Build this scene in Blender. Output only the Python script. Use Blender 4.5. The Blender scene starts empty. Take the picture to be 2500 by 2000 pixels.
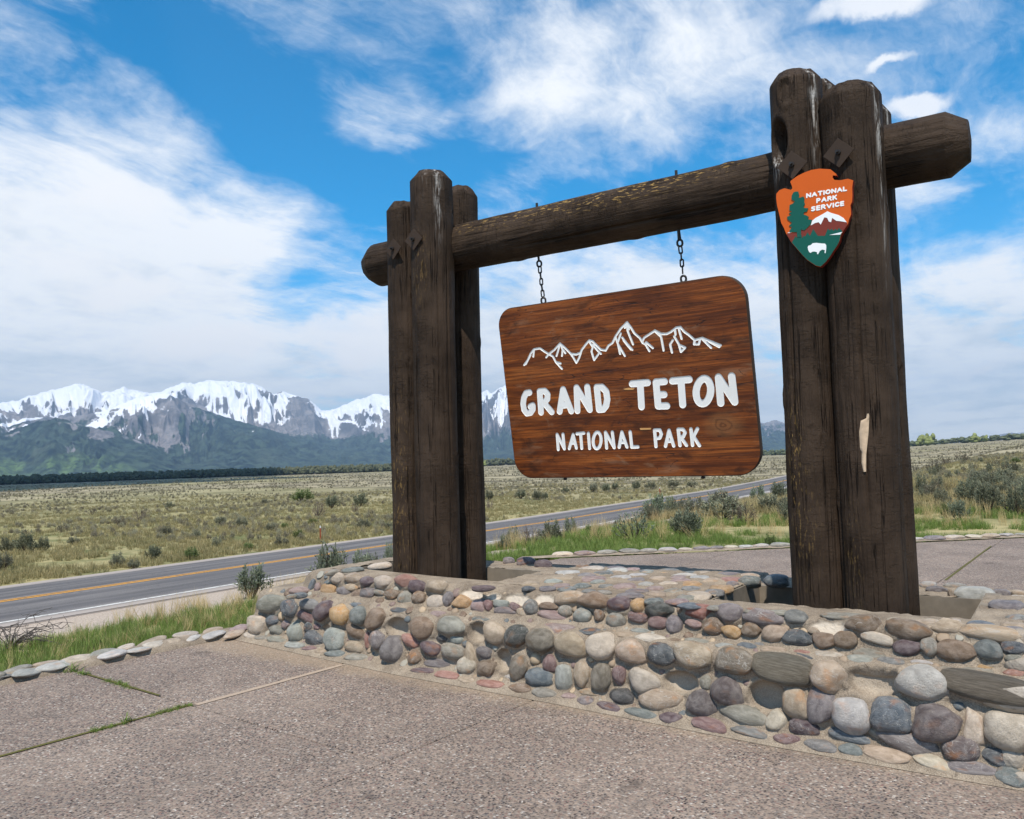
import bpy, bmesh, math, random
import numpy as np
from mathutils import Vector, Matrix
from mathutils.geometry import delaunay_2d_cdt

random.seed(7)
RNG = np.random.default_rng(11)
scene = bpy.context.scene
COL = scene.collection

# ------------------------------------------------------------------ camera
cam_data = bpy.data.cameras.new("camera")
cam_data.sensor_width = 36.0
cam_data.lens = 28.8
cam_data.clip_start = 0.05
cam_data.clip_end = 60000.0
cam = bpy.data.objects.new("camera", cam_data)
COL.objects.link(cam)
YAW, PITCH, ROLL = math.radians(34.1), math.radians(3.58), math.radians(1.52)
_f = Vector((-math.sin(YAW) * math.cos(PITCH), math.cos(YAW) * math.cos(PITCH), math.sin(PITCH)))
_r = Vector((math.cos(YAW), math.sin(YAW), 0))
_u = _r.cross(_f)
_r2 = _r * math.cos(ROLL) - _u * math.sin(ROLL)
_u2 = _r * math.sin(ROLL) + _u * math.cos(ROLL)
_m = Matrix((_r2, _u2, -_f)).transposed().to_4x4()
_m.translation = Vector((0, 0, 1.6))
cam.matrix_world = _m
scene.camera = cam

# ------------------------------------------------------------------ light and exposure
SUN_DIR = Vector((0.28, -0.52, 1.0)).normalized()
SUN_EL = math.asin(SUN_DIR.z)
scene.view_settings.view_transform = 'Standard'
scene.view_settings.look = 'None'
scene.view_settings.gamma = 1.0
scene.view_settings.exposure = 0.12
scene.view_settings.use_curve_mapping = False
scene.cycles.use_denoising = True
scene.cycles.max_bounces = 8
scene.cycles.transparent_max_bounces = 8
scene.cycles.volume_bounces = 0
scene.cycles.sample_clamp_indirect = 6.0

sun_data = bpy.data.lights.new("sun", 'SUN')
sun_data.energy = 5.0
sun_data.angle = math.radians(0.53)
sun_data.color = (1.0, 0.93, 0.83)
sun = bpy.data.objects.new("sun", sun_data)
COL.objects.link(sun)
sun.rotation_euler = SUN_DIR.to_track_quat('Z', 'Y').to_euler()

# ------------------------------------------------------------------ node helpers
def lin(c):
    return tuple(((v / 255.) / 12.92 if v / 255. <= .04045 else ((v / 255. + .055) / 1.055) ** 2.4) for v in c)

class Graph:
    def __init__(self, tree):
        self.t = tree; self.nodes = tree.nodes; self.links = tree.links
    def put(self, sock, v):
        if hasattr(v, 'is_output'):
            self.links.new(v, sock)
        elif v is not None:
            if hasattr(sock.default_value, '__len__'):
                n = len(sock.default_value)
                if not hasattr(v, '__len__'): v = (v,) * n
                v = tuple(v)
                if len(v) < n: v = v + (1.0,) * (n - len(v))
                sock.default_value = v[:n]
            else:
                sock.default_value = v
    def n(self, kind, props=None, **inp):
        nd = self.nodes.new(kind)
        for k, v in (props or {}).items(): setattr(nd, k, v)
        for k, v in inp.items():
            self.put(nd.inputs[int(k[1:])] if k[0] == 'i' and k[1:].isdigit() else nd.inputs[k.replace('_', ' ')], v)
        return nd
    def m(self, op, a, b=None, c=None, clamp=False):
        nd = self.nodes.new('ShaderNodeMath'); nd.operation = op; nd.use_clamp = clamp
        for i, v in enumerate((a, b, c)):
            if v is not None: self.put(nd.inputs[i], v)
        return nd.outputs[0]
    def vm(self, op, a, b=None, scale=None):
        nd = self.nodes.new('ShaderNodeVectorMath'); nd.operation = op
        self.put(nd.inputs[0], a)
        if b is not None: self.put(nd.inputs[1], b)
        if scale is not None: self.put(nd.inputs['Scale'], scale)
        return nd.outputs[1] if op in ('DOT_PRODUCT', 'LENGTH', 'DISTANCE') else nd.outputs[0]
    def mix(self, f, a, b, blend='MIX'):
        nd = self.nodes.new('ShaderNodeMix'); nd.data_type = 'RGBA'; nd.blend_type = blend; nd.clamp_factor = True
        self.put(nd.inputs[0], f); self.put(nd.inputs[6], a); self.put(nd.inputs[7], b)
        return nd.outputs[2]
    def noise(self, vec, scale, detail=4, rough=.55, dist=0., dim='3D'):
        nd = self.nodes.new('ShaderNodeTexNoise'); nd.noise_dimensions = dim
        self.put(nd.inputs['Vector'], vec); self.put(nd.inputs['Scale'], scale); self.put(nd.inputs['Detail'], detail)
        self.put(nd.inputs['Roughness'], rough); self.put(nd.inputs['Distortion'], dist)
        return nd.outputs['Fac']
    def ss(self, v, lo, hi, a=0., b=1.):
        nd = self.nodes.new('ShaderNodeMapRange'); nd.interpolation_type = 'SMOOTHSTEP'; nd.clamp = True
        self.put(nd.inputs[0], v)
        for i, q in enumerate((lo, hi, a, b)): self.put(nd.inputs[i + 1], q)
        return nd.outputs[0]
    def ramp(self, f, stops, interp='LINEAR'):
        nd = self.nodes.new('ShaderNodeValToRGB'); cr = nd.color_ramp; cr.interpolation = interp
        while len(cr.elements) < len(stops): cr.elements.new(1.0)
        for e, (p, c) in zip(cr.elements, stops):
            e.position = p; e.color = tuple(c) + (1.0,)
        self.put(nd.inputs[0], f)
        return nd.outputs[0]
    def mapping(self, vec, scale=(1, 1, 1), loc=(0, 0, 0), rot=(0, 0, 0)):
        nd = self.nodes.new('ShaderNodeMapping')
        self.put(nd.inputs[0], vec); nd.inputs[1].default_value = loc; nd.inputs[2].default_value = rot; nd.inputs[3].default_value = scale
        return nd.outputs[0]

# ------------------------------------------------------------------ sky
def pix_dir(px, py):
    """direction of a sky feature, given where it stands in the 2500 x 2000 photograph"""
    return (_f * 2000.0 + _r2 * (px - 1250) + _u2 * (1000 - py)).normalized()

world = bpy.data.worlds.new("World")
scene.world = world
world.use_nodes = True
g = Graph(world.node_tree)
g.nodes.clear()
SKY = 0.15
sky = g.n('ShaderNodeTexSky', dict(sky_type='NISHITA', sun_disc=False, sun_elevation=SUN_EL,
          sun_rotation=math.atan2(SUN_DIR.x, SUN_DIR.y), altitude=1900.0, air_density=1.0, dust_density=.35, ozone_density=2.0))
hs = g.n('ShaderNodeHueSaturation', Saturation=1.52, Value=1.24, Color=sky.outputs[0], Hue=.487)
skycol = hs.outputs[0]
dirv = g.n('ShaderNodeTexCoord').outputs['Generated']
sep = g.n('ShaderNodeSeparateXYZ', Vector=dirv).outputs
up = g.m('MAXIMUM', sep[2], 0.0)
# a flat cloud deck seen in perspective
inv = g.m('DIVIDE', 1.0, g.m('ADD', up, 0.16))
deck = g.n('ShaderNodeCombineXYZ', X=g.m('MULTIPLY', sep[0], inv), Y=g.m('MULTIPLY', sep[1], inv), Z=0.0).outputs[0]
def warp(v, s, a):
    nz = g.n('ShaderNodeTexNoise', Vector=v, Scale=s, Detail=5.0, Roughness=.6).outputs['Color']
    return g.vm('ADD', v, g.vm('SCALE', g.vm('SUBTRACT', nz, (.5, .5, .5)), scale=a))
wdir = warp(dirv, 5.0, .13)
def blob(px, py, rx, ry, tilt=0., src=None, soft=0.):
    c = pix_dir(px, py)
    t = math.radians(tilt)
    a = _r2 * math.cos(t) + _u2 * math.sin(t); b = -_r2 * math.sin(t) + _u2 * math.cos(t)
    a = (a - c * a.dot(c)).normalized(); b = (b - c * b.dot(c)).normalized()
    src = src or wdir
    x = g.m('MULTIPLY', g.vm('DOT_PRODUCT', g.vm('SUBTRACT', src, tuple(c)), tuple(a)), 2000.0 / rx)
    y = g.m('MULTIPLY', g.vm('DOT_PRODUCT', g.vm('SUBTRACT', src, tuple(c)), tuple(b)), 2000.0 / ry)
    d = g.m('SQRT', g.m('ADD', g.m('MULTIPLY', x, x), g.m('MULTIPLY', y, y)))
    v = g.ss(d, soft, 1.0, 1.0, 0.0)
    return g.m('MULTIPLY', v, g.m('GREATER_THAN', g.vm('DOT_PRODUCT', dirv, tuple(c)), .3))
def total(items):
    s = None
    for w, b in items:
        q = g.m('MULTIPLY', b, w)
        s = q if s is None else g.m('ADD', s, q)
    return s
wdeck = warp(deck, 1.3, .30)
cirrus_map = g.mapping(wdeck, scale=(1.0, .46, 1.0), rot=(0, 0, math.radians(-28)))
n_cirrus = g.noise(cirrus_map, 2.6, 12, .66, .6)
n_fibre = g.noise(g.mapping(wdeck, scale=(1.0, .10, 1.0), rot=(0, 0, math.radians(-50))), 9.0, 8, .68, .4)
n_puff = g.noise(warp(deck, 2.0, .25), 2.4, 12, .62, .2)
n_big = g.noise(deck, .7, 3, .5)
cover = total([
    (.52, blob(150, 620, 720, 520, 0)), (.62, blob(120, 640, 620, 330, 0)), (.55, blob(620, 560, 330, 150, 52)),
    (-.66, blob(640, 270, 480, 190, -28)), (-.50, blob(1000, 420, 340, 190, 0)), (-.50, blob(380, 130, 260, 170, -20)), (-.30, blob(1750, 480, 600, 130, 8)),
    (.42, blob(1120, 250, 620, 120, 6)), (.42, blob(1500, 90, 620, 130, -10)), (.20, blob(1900, 330, 760, 170, -12)),
    (.12, blob(2350, 330, 360, 260, 0)), (1.15, blob(1450, 790, 700, 230, 7)), (.72, blob(2250, 830, 460, 260, 0)),
    (-.30, blob(1150, 300, 130, 260, 20)), (-.35, blob(1480, 500, 480, 120, 8)), (-.30, blob(60, 30, 330, 130, 0)), (.30, blob(270, 130, 60, 170, 28)),
    (.55, blob(700, 900, 1300, 150, 2)), (.45, blob(2100, 1020, 900, 140, 2)), (-.15, blob(2420, 560, 300, 110, -8)),
])
low = g.ss(up, .0, .24, .62, .0)
dens = g.m('ADD', g.m('ADD', cover, low), .26)
veil = g.m('ADD', g.m('MULTIPLY', g.m('SUBTRACT', n_cirrus, .5), 1.7), g.m('ADD', g.m('MULTIPLY', g.m('SUBTRACT', n_puff, .5), 1.45), g.m('MULTIPLY', g.m('SUBTRACT', n_fibre, .5), .45)))
alpha = g.ss(g.m('ADD', g.m('ADD', g.m('MULTIPLY', dens, .80), .70), veil), .64, 1.56)
w14, w20 = warp(dirv, 14., .065), warp(dirv, 20., .04)
puffs = total([
    (1.0, blob(2130, 5, 190, 62, 2, w14)), (.9, blob(2160, 152, 85, 24, 6, w20)),
    (1.0, blob(2240, 258, 115, 38, 6, w20)), (.55, blob(548, 634, 62, 26, 4, w20)),
    (1.0, blob(520, 835, 290, 75, 6, w14)), (.95, blob(850, 800, 170, 75, 6, w14)), (.8, blob(300, 720, 200, 60, 4, w14)),
    (.9, blob(890, 868, 190, 56, 6, w14)), (.55, blob(2390, 905, 110, 26, 6, w20)),
    (.6, blob(290, 480, 200, 90, 0, w14)), (.6, blob(170, 640, 230, 80, 0, w14)),
    (.4, blob(2460, 620, 120, 60, 0, w14)), (.35, blob(700, 670, 130, 50, 20, w14))])
puff_a = g.ss(g.m('MULTIPLY', puffs, g.m('ADD', g.noise(dirv, 22., 6, .6), .5)), .12, .75)
shade = g.ss(g.m('ADD', g.m('ADD', g.m('MULTIPLY', n_puff, 1.25), g.m('MULTIPLY', n_fibre, .25)), g.m('ADD', g.m('MULTIPLY', n_big, .4), g.m('MULTIPLY', up, .62))), .70, 1.16)
cloud_grey = (.70 / SKY, .78 / SKY, .86 / SKY)
cloud_white = (1.02 / SKY, 1.04 / SKY, 1.06 / SKY)
cloudcol = g.mix(shade, cloud_grey, cloud_white)
c1 = g.mix(g.m('MULTIPLY', alpha, .96), skycol, cloudcol)
c2 = g.mix(g.m('MULTIPLY', puff_a, .85), c1, (1.01 / SKY, 1.02 / SKY, 1.04 / SKY))
bg = g.n('ShaderNodeBackground', Color=c2, Strength=SKY)
out = g.n('ShaderNodeOutputWorld')
g.links.new(bg.outputs[0], out.inputs[0])

# ------------------------------------------------------------------ mesh and object helpers
def smooth(t):
    t = np.clip(t, 0, 1)
    return t * t * (3 - 2 * t)
def _hash(ix, iy, iz, seed):
    h = (ix.astype(np.int64) * 374761393 + iy.astype(np.int64) * 668265263 + iz.astype(np.int64) * 2147483647 + seed * 974634777) & 0xFFFFFFFF
    h = ((h ^ (h >> 13)) * 1274126177) & 0xFFFFFFFF
    h = ((h ^ (h >> 16)) * 2246822519) & 0xFFFFFFFF
    return ((h ^ (h >> 15)) & 0xFFFFFF) / float(0xFFFFFF)
def vnoise(x, y, z=None, seed=0):
    """value noise in -1..1"""
    x = np.asarray(x, float); y = np.asarray(y, float)
    z = np.zeros_like(x) if z is None else np.asarray(z, float)
    ix, iy, iz = np.floor(x), np.floor(y), np.floor(z)
    fx, fy, fz = x - ix, y - iy, z - iz
    fx, fy, fz = [f * f * f * (f * (f * 6 - 15) + 10) for f in (fx, fy, fz)]
    r = 0
    for dx in (0, 1):
        wx = fx if dx else 1 - fx
        for dy in (0, 1):
            wy = fy if dy else 1 - fy
            for dz in (0, 1):
                wz = fz if dz else 1 - fz
                r = r + wx * wy * wz * _hash(ix + dx, iy + dy, iz + dz, seed)
    return r * 2 - 1
def fbm(x, y, z=None, oct=4, seed=0, gain=0.5, ridged=False):
    a, s, f, tot = 1.0, 0, 1.0, 0
    for o in range(oct):
        n = vnoise(np.asarray(x) * f + o * 17.3, np.asarray(y) * f - o * 9.1, None if z is None else np.asarray(z) * f + o * 5.7, seed + o)
        if ridged: n = 1 - 2 * np.abs(n)
        s = s + a * n; tot += a; a *= gain; f *= 2.03
    return s / tot
M_AZ = np.radians([-180, -66.1, -42.7, -36.0, -15.5, -7.7, -2.0, 30, 180])
M_SL = np.array([-.006, -.0084, -.0063, -.0032, .0010, .0074, .0116, .012, -.006])
ROAD_Y = [-400, 40, 57, 80, 134, 190, 400]
ROAD_X = [-24.5, -24.5, -25.6, -27.0, -33.5, -42.0, -80.0]
def road_x(y):
    return np.interp(y, ROAD_Y, ROAD_X)
def terrain(x, y, rough=True):
    """height of the natural ground: a bench by the sign, a bank down to the road, the sagebrush flat"""
    x = np.asarray(x, float); y = np.asarray(y, float)
    r = np.hypot(x, y); az = np.arctan2(x, y)
    z = -.07 - 1.93 * smooth((-8.2 - x) / 9.6)
    z = z + np.interp(az, M_AZ, M_SL) * (np.minimum(np.maximum(r - 60, 0), 1500))
    road = smooth((np.abs(x - road_x(y)) - 5.5) / 5.0)
    near = smooth((r - 16) / 14.0)
    if not rough: return z
    z = z + (.22 * fbm(x / 9., y / 9., oct=3, seed=5) + .5 * smooth((r - 60) / 60) * fbm(x / 45., y / 45., oct=2, seed=8)) * road * near
    return z


def mesh_np(name, verts, faces, smooth_=True, attrs=None, mats=None, fmat=None):
    """faces: (n,3) or (n,4) int array, or a list of such arrays"""
    me = bpy.data.meshes.new(name)
    fl = faces if isinstance(faces, list) else [faces]
    fl = [np.asarray(f, np.int64) for f in fl if len(f)]
    verts = np.asarray(verts, np.float32)
    me.vertices.add(len(verts)); me.vertices.foreach_set('co', verts.ravel())
    loops = np.concatenate([f.ravel() for f in fl]); counts = np.concatenate([np.full(len(f), f.shape[1]) for f in fl])
    starts = np.concatenate([[0], np.cumsum(counts)[:-1]])
    me.loops.add(len(loops)); me.polygons.add(len(counts))
    me.loops.foreach_set('vertex_index', loops.astype(np.int32))
    me.polygons.foreach_set('loop_start', starts.astype(np.int32))
    me.polygons.foreach_set('loop_total', counts.astype(np.int32))
    if smooth_: me.polygons.foreach_set('use_smooth', np.ones(len(counts), bool))
    if fmat is not None: me.polygons.foreach_set('material_index', np.asarray(fmat, np.int32))
    for k, v in (attrs or {}).items():
        a = me.attributes.new(k, 'FLOAT', 'POINT'); a.data.foreach_set('value', np.asarray(v, np.float32).ravel())
    for m_ in (mats or []): me.materials.append(m_)
    me.update(calc_edges=True)
    me.validate()
    return me

def grid_faces(nr, nc, wrap=False, mask=None):
    i = np.arange(nr - 1)[:, None]; j = np.arange(nc if wrap else nc - 1)[None, :]
    a = i * nc + j; b = i * nc + (j + 1) % nc
    f = np.stack([a, b, b + nc, a + nc], -1)
    if mask is not None: f = f[mask]
    return f.reshape(-1, 4)

def link(o, parent=None):
    COL.objects.link(o)
    if parent is not None: o.parent = parent
    return o
def obj(name, me, parent=None, mat=None, loc=None, rot=None):
    o = bpy.data.objects.new(name, me)
    if mat is not None: me.materials.append(mat)
    if loc is not None: o.location = loc
    if rot is not None: o.rotation_euler = rot
    return link(o, parent)
def tag(o, label=None, cat=None, group=None, kind=None):
    if label: o['label'] = label
    if cat: o['category'] = cat
    if group: o['group'] = group
    if kind: o['kind'] = kind
    return o
def thing(name, label, cat, loc=(0, 0, 0), rot=(0, 0, 0), group=None):
    o = bpy.data.objects.new(name, None); o.empty_display_size = .2
    o.location = loc; o.rotation_euler = rot
    link(o)
    return tag(o, label, cat, group)
def bm_mesh(name, bm, smooth_=False):
    me = bpy.data.meshes.new(name); bm.to_mesh(me); bm.free()
    if smooth_:
        me.polygons.foreach_set('use_smooth', np.ones(len(me.polygons), bool))
    return me
def box_bm(x0, x1, y0, y1, z0, z1, bevel=0., bm=None):
    bm = bm or bmesh.new()
    vs = [bm.verts.new(p) for p in ((x0, y0, z0), (x1, y0, z0), (x1, y1, z0), (x0, y1, z0), (x0, y0, z1), (x1, y0, z1), (x1, y1, z1), (x0, y1, z1))]
    fs = [bm.faces.new([vs[i] for i in f]) for f in ((3, 2, 1, 0), (4, 5, 6, 7), (0, 1, 5, 4), (1, 2, 6, 5), (2, 3, 7, 6), (3, 0, 4, 7))]
    if bevel:
        es = list({e for f in fs for e in f.edges})
        bmesh.ops.bevel(bm, geom=es, offset=bevel, segments=2, profile=.6, affect='EDGES')
    return bm
def extrude_poly(pts, y0, y1, bm=None):
    """polygon in x,z extruded along y from y0 (front) to y1 (back)"""
    bm = bm or bmesh.new()
    if sum(p[0] * q[1] - q[0] * p[1] for p, q in zip(pts, list(pts[1:]) + [pts[0]])) < 0: pts = list(reversed(pts))
    a = [bm.verts.new((p[0], y0, p[1])) for p in pts]; b = [bm.verts.new((p[0], y1, p[1])) for p in pts]
    n = len(pts)
    new = [bm.faces.new((a[i], b[i], b[(i + 1) % n], a[(i + 1) % n])) for i in range(n)]
    vo, eo, fo, ov, oe, of = delaunay_2d_cdt([Vector(p) for p in pts], [], [list(range(n))], 1, 1e-6, True)
    back = [o_[0] if o_ else None for o_ in ov]
    for f, og in zip(fo, of):
        if not og: continue
        ids = [back[i] for i in f]
        if None in ids or len(set(ids)) < 3: continue
        new.append(bm.faces.new([a[i] for i in ids])); new.append(bm.faces.new([b[i] for i in reversed(ids)]))
    bmesh.ops.recalc_face_normals(bm, faces=new)
    return bm
def tube_np(pts, rads, seg=6, cap=True):
    pts = np.asarray(pts, float); n = len(pts)
    d = np.gradient(pts, axis=0); d /= np.linalg.norm(d, axis=1)[:, None] + 1e-9
    ref = np.where(np.abs(d[:, 2:3]) > .9, np.array([[1., 0, 0]]), np.array([[0, 0, 1.]]))
    u = np.cross(d, ref); u /= np.linalg.norm(u, axis=1)[:, None]; v = np.cross(d, u)
    th = np.linspace(0, 2 * np.pi, seg, endpoint=False)
    r = np.asarray(rads, float)[:, None, None]
    V = pts[:, None] + r * (u[:, None] * np.cos(th)[None, :, None] + v[:, None] * np.sin(th)[None, :, None])
    F = grid_faces(n, seg, wrap=True)
    return V.reshape(-1, 3), F
def merge(parts):
    V, F, off = [], [], 0
    for v, f in parts:
        V.append(v); F.append(f + off); off += len(v)
    return np.concatenate(V), np.concatenate(F)

# ------------------------------------------------------------------ materials
def material(name, rough=.8, spec=.3):
    m_ = bpy.data.materials.new(name); m_.use_nodes = True
    gg = Graph(m_.node_tree)
    b = gg.nodes['Principled BSDF']
    b.inputs['Roughness'].default_value = rough
    b.inputs['Specular IOR Level'].default_value = spec
    return m_, gg, b
def bump(gg, b, h, strength=.5, dist=.01):
    nd = gg.n('ShaderNodeBump', Strength=strength, Distance=dist, Height=h)
    gg.links.new(nd.outputs[0], b.inputs['Normal'])
def tc(gg, which='Object'): return gg.n('ShaderNodeTexCoord').outputs[which]
def pos(gg): return gg.n('ShaderNodeNewGeometry').outputs['Position']
def attr(gg, name): return gg.n('ShaderNodeAttribute', dict(attribute_name=name)).outputs['Fac']

def mat_plain(name, rgb, rough=.7, var=.18, scale=8., spec=.3):
    m_, gg, b = material(name, rough, spec)
    nz = gg.noise(tc(gg), scale, 5, .6)
    c = lin(rgb)
    gg.put(b.inputs['Base Color'], gg.mix(nz, tuple(v * (1 - var) for v in c), tuple(min(1, v * (1 + var)) for v in c)))
    return m_

def mat_aggregate():
    m_, gg, b = material('exposed_aggregate', .85, .2)
    p = pos(gg)
    pw = gg.vm('ADD', p, gg.vm('SCALE', gg.n('ShaderNodeTexNoise', Vector=p, Scale=60.).outputs['Color'], scale=.012))
    v = gg.n('ShaderNodeTexVoronoi', Vector=pw, Scale=74.)
    rnd = gg.n('ShaderNodeSeparateXYZ', Vector=v.outputs['Color']).outputs[0]
    peb = gg.ramp(rnd, [(0, lin((48, 44, 46))), (.15, lin((96, 84, 80))), (.30, lin((158, 136, 120))), (.45, lin((118, 112, 108))),
                        (.58, lin((178, 156, 140))), (.72, lin((134, 104, 96))), (.82, lin((80, 74, 76))), (.94, lin((206, 196, 184)))], 'CONSTANT')
    mort = lin((156, 140, 126))
    big = gg.noise(p, .9, 6, .62)
    wear = gg.ss(gg.m('ADD', gg.noise(p, 3.0, 5, .65), gg.m('MULTIPLY', big, .6)), .70, .98)
    edge = gg.ss(v.outputs['Distance'], .34, .56)
    c = gg.mix(gg.m('MAXIMUM', gg.m('MULTIPLY', edge, .8), gg.m('MULTIPLY', wear, .50)), peb, mort)
    c = gg.mix(gg.ss(big, .38, .62, .26, .0), c, lin((84, 74, 68)))
    spot = gg.ss(gg.noise(p, 2.3, 4, .55), .64, .74)
    c = gg.mix(gg.m('MULTIPLY', spot, .45), c, lin((62, 54, 50)))
    py_ = gg.n('ShaderNodeSeparateXYZ', Vector=p).outputs[1]
    grit = gg.m('MULTIPLY', gg.ss(gg.m('ADD', py_, gg.m('MULTIPLY', gg.m('SUBTRACT', gg.noise(p, 5., 5, .7), .5), .5)), 4.46, 4.70), gg.ss(py_, 5.2, 5.0))
    c = gg.mix(gg.m('MULTIPLY', grit, .42), c, lin((176, 154, 126)))
    c = gg.mix(1.0, c, (.83, .84, .85), 'MULTIPLY')
    hair = gg.ss(gg.m('ABSOLUTE', gg.m('SUBTRACT', gg.noise(p, .75, 6, .6, .8), .5)), .0, .0022, 1., 0.)
    c = gg.mix(gg.m('MULTIPLY', hair, .55), c, lin((62, 54, 48)))
    gg.put(b.inputs['Base Color'], c)
    bump(gg, b, gg.m('MULTIPLY', v.outputs['Distance'], -1.), .7, .006)
    return m_

def mat_mortar(name='mortar', rgb=(164, 150, 132), dark=(120, 108, 94)):
    m_, gg, b = material(name, .92, .15)
    p = pos(gg)
    n1 = gg.noise(p, 5., 6, .65); n2 = gg.noise(p, 160., 3, .6); n3 = gg.noise(p, 30., 5, .6)
    c = gg.mix(gg.ss(n1, .3, .7), lin(dark), lin(rgb))
    c = gg.mix(gg.ss(n2, .35, .75), gg.mix(.35, c, lin((92, 78, 66))), gg.mix(.25, c, lin((206, 192, 170))))
    ck = gg.ss(gg.m('ABSOLUTE', gg.m('SUBTRACT', gg.noise(p, 7., 3, .5, 1.), .5)), .0, .006, 1., 0.)
    c = gg.mix(gg.m('MULTIPLY', ck, .55), c, lin((70, 60, 50)))
    sk = attr(gg, 'socket')
    c = gg.mix(gg.m('MULTIPLY', sk, gg.ss(n3, .2, .5, .45, .95)), c, lin((205, 192, 174)))
    gg.put(b.inputs['Base Color'], c)
    h = gg.m('ADD', gg.m('MULTIPLY', n3, 1.), gg.m('MULTIPLY', n2, .5))
    bump(gg, b, h, .9, .012)
    return m_

def mat_stone(name='river_stone', woody=False):
    m_, gg, b = material(name, .62, .35)
    oi = gg.n('ShaderNodeObjectInfo')
    col, rnd = oi.outputs['Color'], oi.outputs['Random']
    t = tc(gg)
    off = gg.n('ShaderNodeCombineXYZ', X=gg.m('MULTIPLY', rnd, 37.), Y=gg.m('MULTIPLY', rnd, 91.), Z=gg.m('MULTIPLY', rnd, 13.)).outputs[0]
    q = gg.vm('ADD', t, off)
    if woody:
        q = gg.mapping(q, scale=(1., 3., 9.))
    n1 = gg.noise(q, 1.7, 5, .6, .5); n2 = gg.noise(q, 9., 5, .65); n3 = gg.noise(q, 34., 3, .6)
    dark = gg.mix(.55, col, (0.02, .018, .017)); pale = gg.mix(.30, col, (.62, .58, .52))
    c = gg.mix(gg.ss(n1, .30, .72), gg.mix(.62, col, dark), gg.mix(.72, col, pale))
    warm = gg.mix(.48, col, lin((186, 122, 58)))
    c = gg.mix(gg.m('MULTIPLY', gg.ss(gg.noise(q, 1.1, 3, .5), .52, .74), gg.ss(rnd, .3, .8, .0, .9)), c, warm)
    c = gg.mix(gg.ss(n2, .54, .74, 0., .6), c, pale)
    c = gg.mix(gg.ss(n3, .56, .74, 0., .55), c, dark)
    grime = gg.ss(gg.noise(q, 3.2, 6, .7, .3), .48, .66)
    c = gg.mix(gg.m('MULTIPLY', grime, .42), c, gg.mix(.5, c, (.085, .070, .054)))
    dust = gg.ss(gg.noise(q, 2.4, 6, .7), .56, .72)
    c = gg.mix(gg.m('MULTIPLY', dust, .22), c, (.42, .36, .28))
    vein = gg.ss(gg.m('ABSOLUTE', gg.m('SUBTRACT', gg.noise(q, .9, 3, .55, 1.2), .5)), .0, .012, 1., 0.)
    c = gg.mix(gg.m('MULTIPLY', vein, gg.ss(rnd, .62, .7, 0., .5)), c, (.55, .52, .47))
    if woody:
        c = gg.mix(gg.ss(gg.noise(q, 3., 6, .7), .38, .56), gg.mix(.35, c, (.06, .05, .04)), c)
    gg.put(b.inputs['Base Color'], c)
    gg.put(b.inputs['Roughness'], gg.ss(n2, .3, .7, .36, .62))
    bump(gg, b, gg.m('ADD', gg.m('MULTIPLY', n2, .8 if woody else .6), gg.m('MULTIPLY', n3, .5)), .9 if woody else .6, .05 if woody else .035)
    return m_

def mat_pebble():
    m_, gg, b = material('small_pebble', .7, .3)
    t = tc(gg); a = attr(gg, 'tone')
    c = gg.ramp(a, [(0, lin((92, 98, 100))), (.18, lin((146, 128, 108))), (.36, lin((122, 104, 98))), (.52, lin((172, 152, 126))), (.68, lin((110, 92, 78))), (.84, lin((150, 146, 134))), (1, lin((190, 172, 148)))], 'CONSTANT')
    c = gg.mix(gg.ss(gg.noise(t, 40., 4, .65), .45, .7, 0., .5), c, lin((150, 134, 114)))
    gg.put(b.inputs['Base Color'], c); bump(gg, b, gg.noise(t, 120., 4, .6), .4, .004)
    return m_

def mat_log():
    m_, gg, b = material('brown_painted_log', .68, .10)
    t = tc(gg)
    long_ = gg.mapping(t, scale=(1., 1., .07))
    n1 = gg.noise(long_, 26., 6, .65, .3); n2 = gg.noise(long_, 90., 4, .6)
    cross = gg.noise(gg.mapping(t, scale=(.12, .12, 1.)), 34., 4, .6, .4)
    chip = gg.noise(t, 60., 3, .6)
    base = gg.mix(gg.ss(gg.noise(t, 3., 4, .6), .3, .7), (.027,.0178,.0118), (.058,.039,.0265))
    crack = gg.ss(gg.m('ABSOLUTE', gg.m('SUBTRACT', gg.noise(gg.mapping(t, scale=(1., 1., .018)), 17., 4, .62, .1), .5)), .0, .013, 1., 0.)
    crack = gg.m('MULTIPLY', crack, gg.ss(gg.noise(t, 2.6, 4, .6), .42, .56))
    c = gg.mix(gg.m('MULTIPLY', crack, .85), base, (.004, .003, .003))
    ring = gg.ss(gg.m('ABSOLUTE', gg.m('SUBTRACT', cross, .5)), .0, .010, 1., 0.)
    ringm = gg.m('MULTIPLY', ring, gg.ss(gg.noise(t, 2.2, 3, .6), .45, .62))
    c = gg.mix(gg.m('MULTIPLY', ringm, .35), c, (.085, .07, .056))
    fl = gg.m('MULTIPLY', attr(gg, 'fleck'), gg.ss(gg.noise(gg.mapping(t, scale=(1., 1., .22)), 70., 4, .6), .56, .62))
    c = gg.mix(gg.m('MULTIPLY', fl, .9), c, lin((170, 138, 82)))
    st = gg.m('MULTIPLY', attr(gg, 'streak'), gg.ss(gg.noise(gg.mapping(t, scale=(1., 1., .12)), 46., 4, .6), .46, .62))
    c = gg.mix(gg.m('MULTIPLY', st, .9), c, lin((196, 192, 186)))
    gg.put(b.inputs['Base Color'], c)
    gg.put(b.inputs['Roughness'], gg.ss(n1, .3, .7, .52, .78))
    h = gg.m('SUBTRACT', gg.m('ADD', gg.m('MULTIPLY', n1, 1.0), gg.m('ADD', gg.m('MULTIPLY', n2, .45), gg.m('MULTIPLY', chip, .25))),
             gg.m('ADD', gg.m('MULTIPLY', crack, .9), gg.m('MULTIPLY', ringm, -.5)))
    bump(gg, b, h, 1.0, .014)
    return m_

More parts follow.
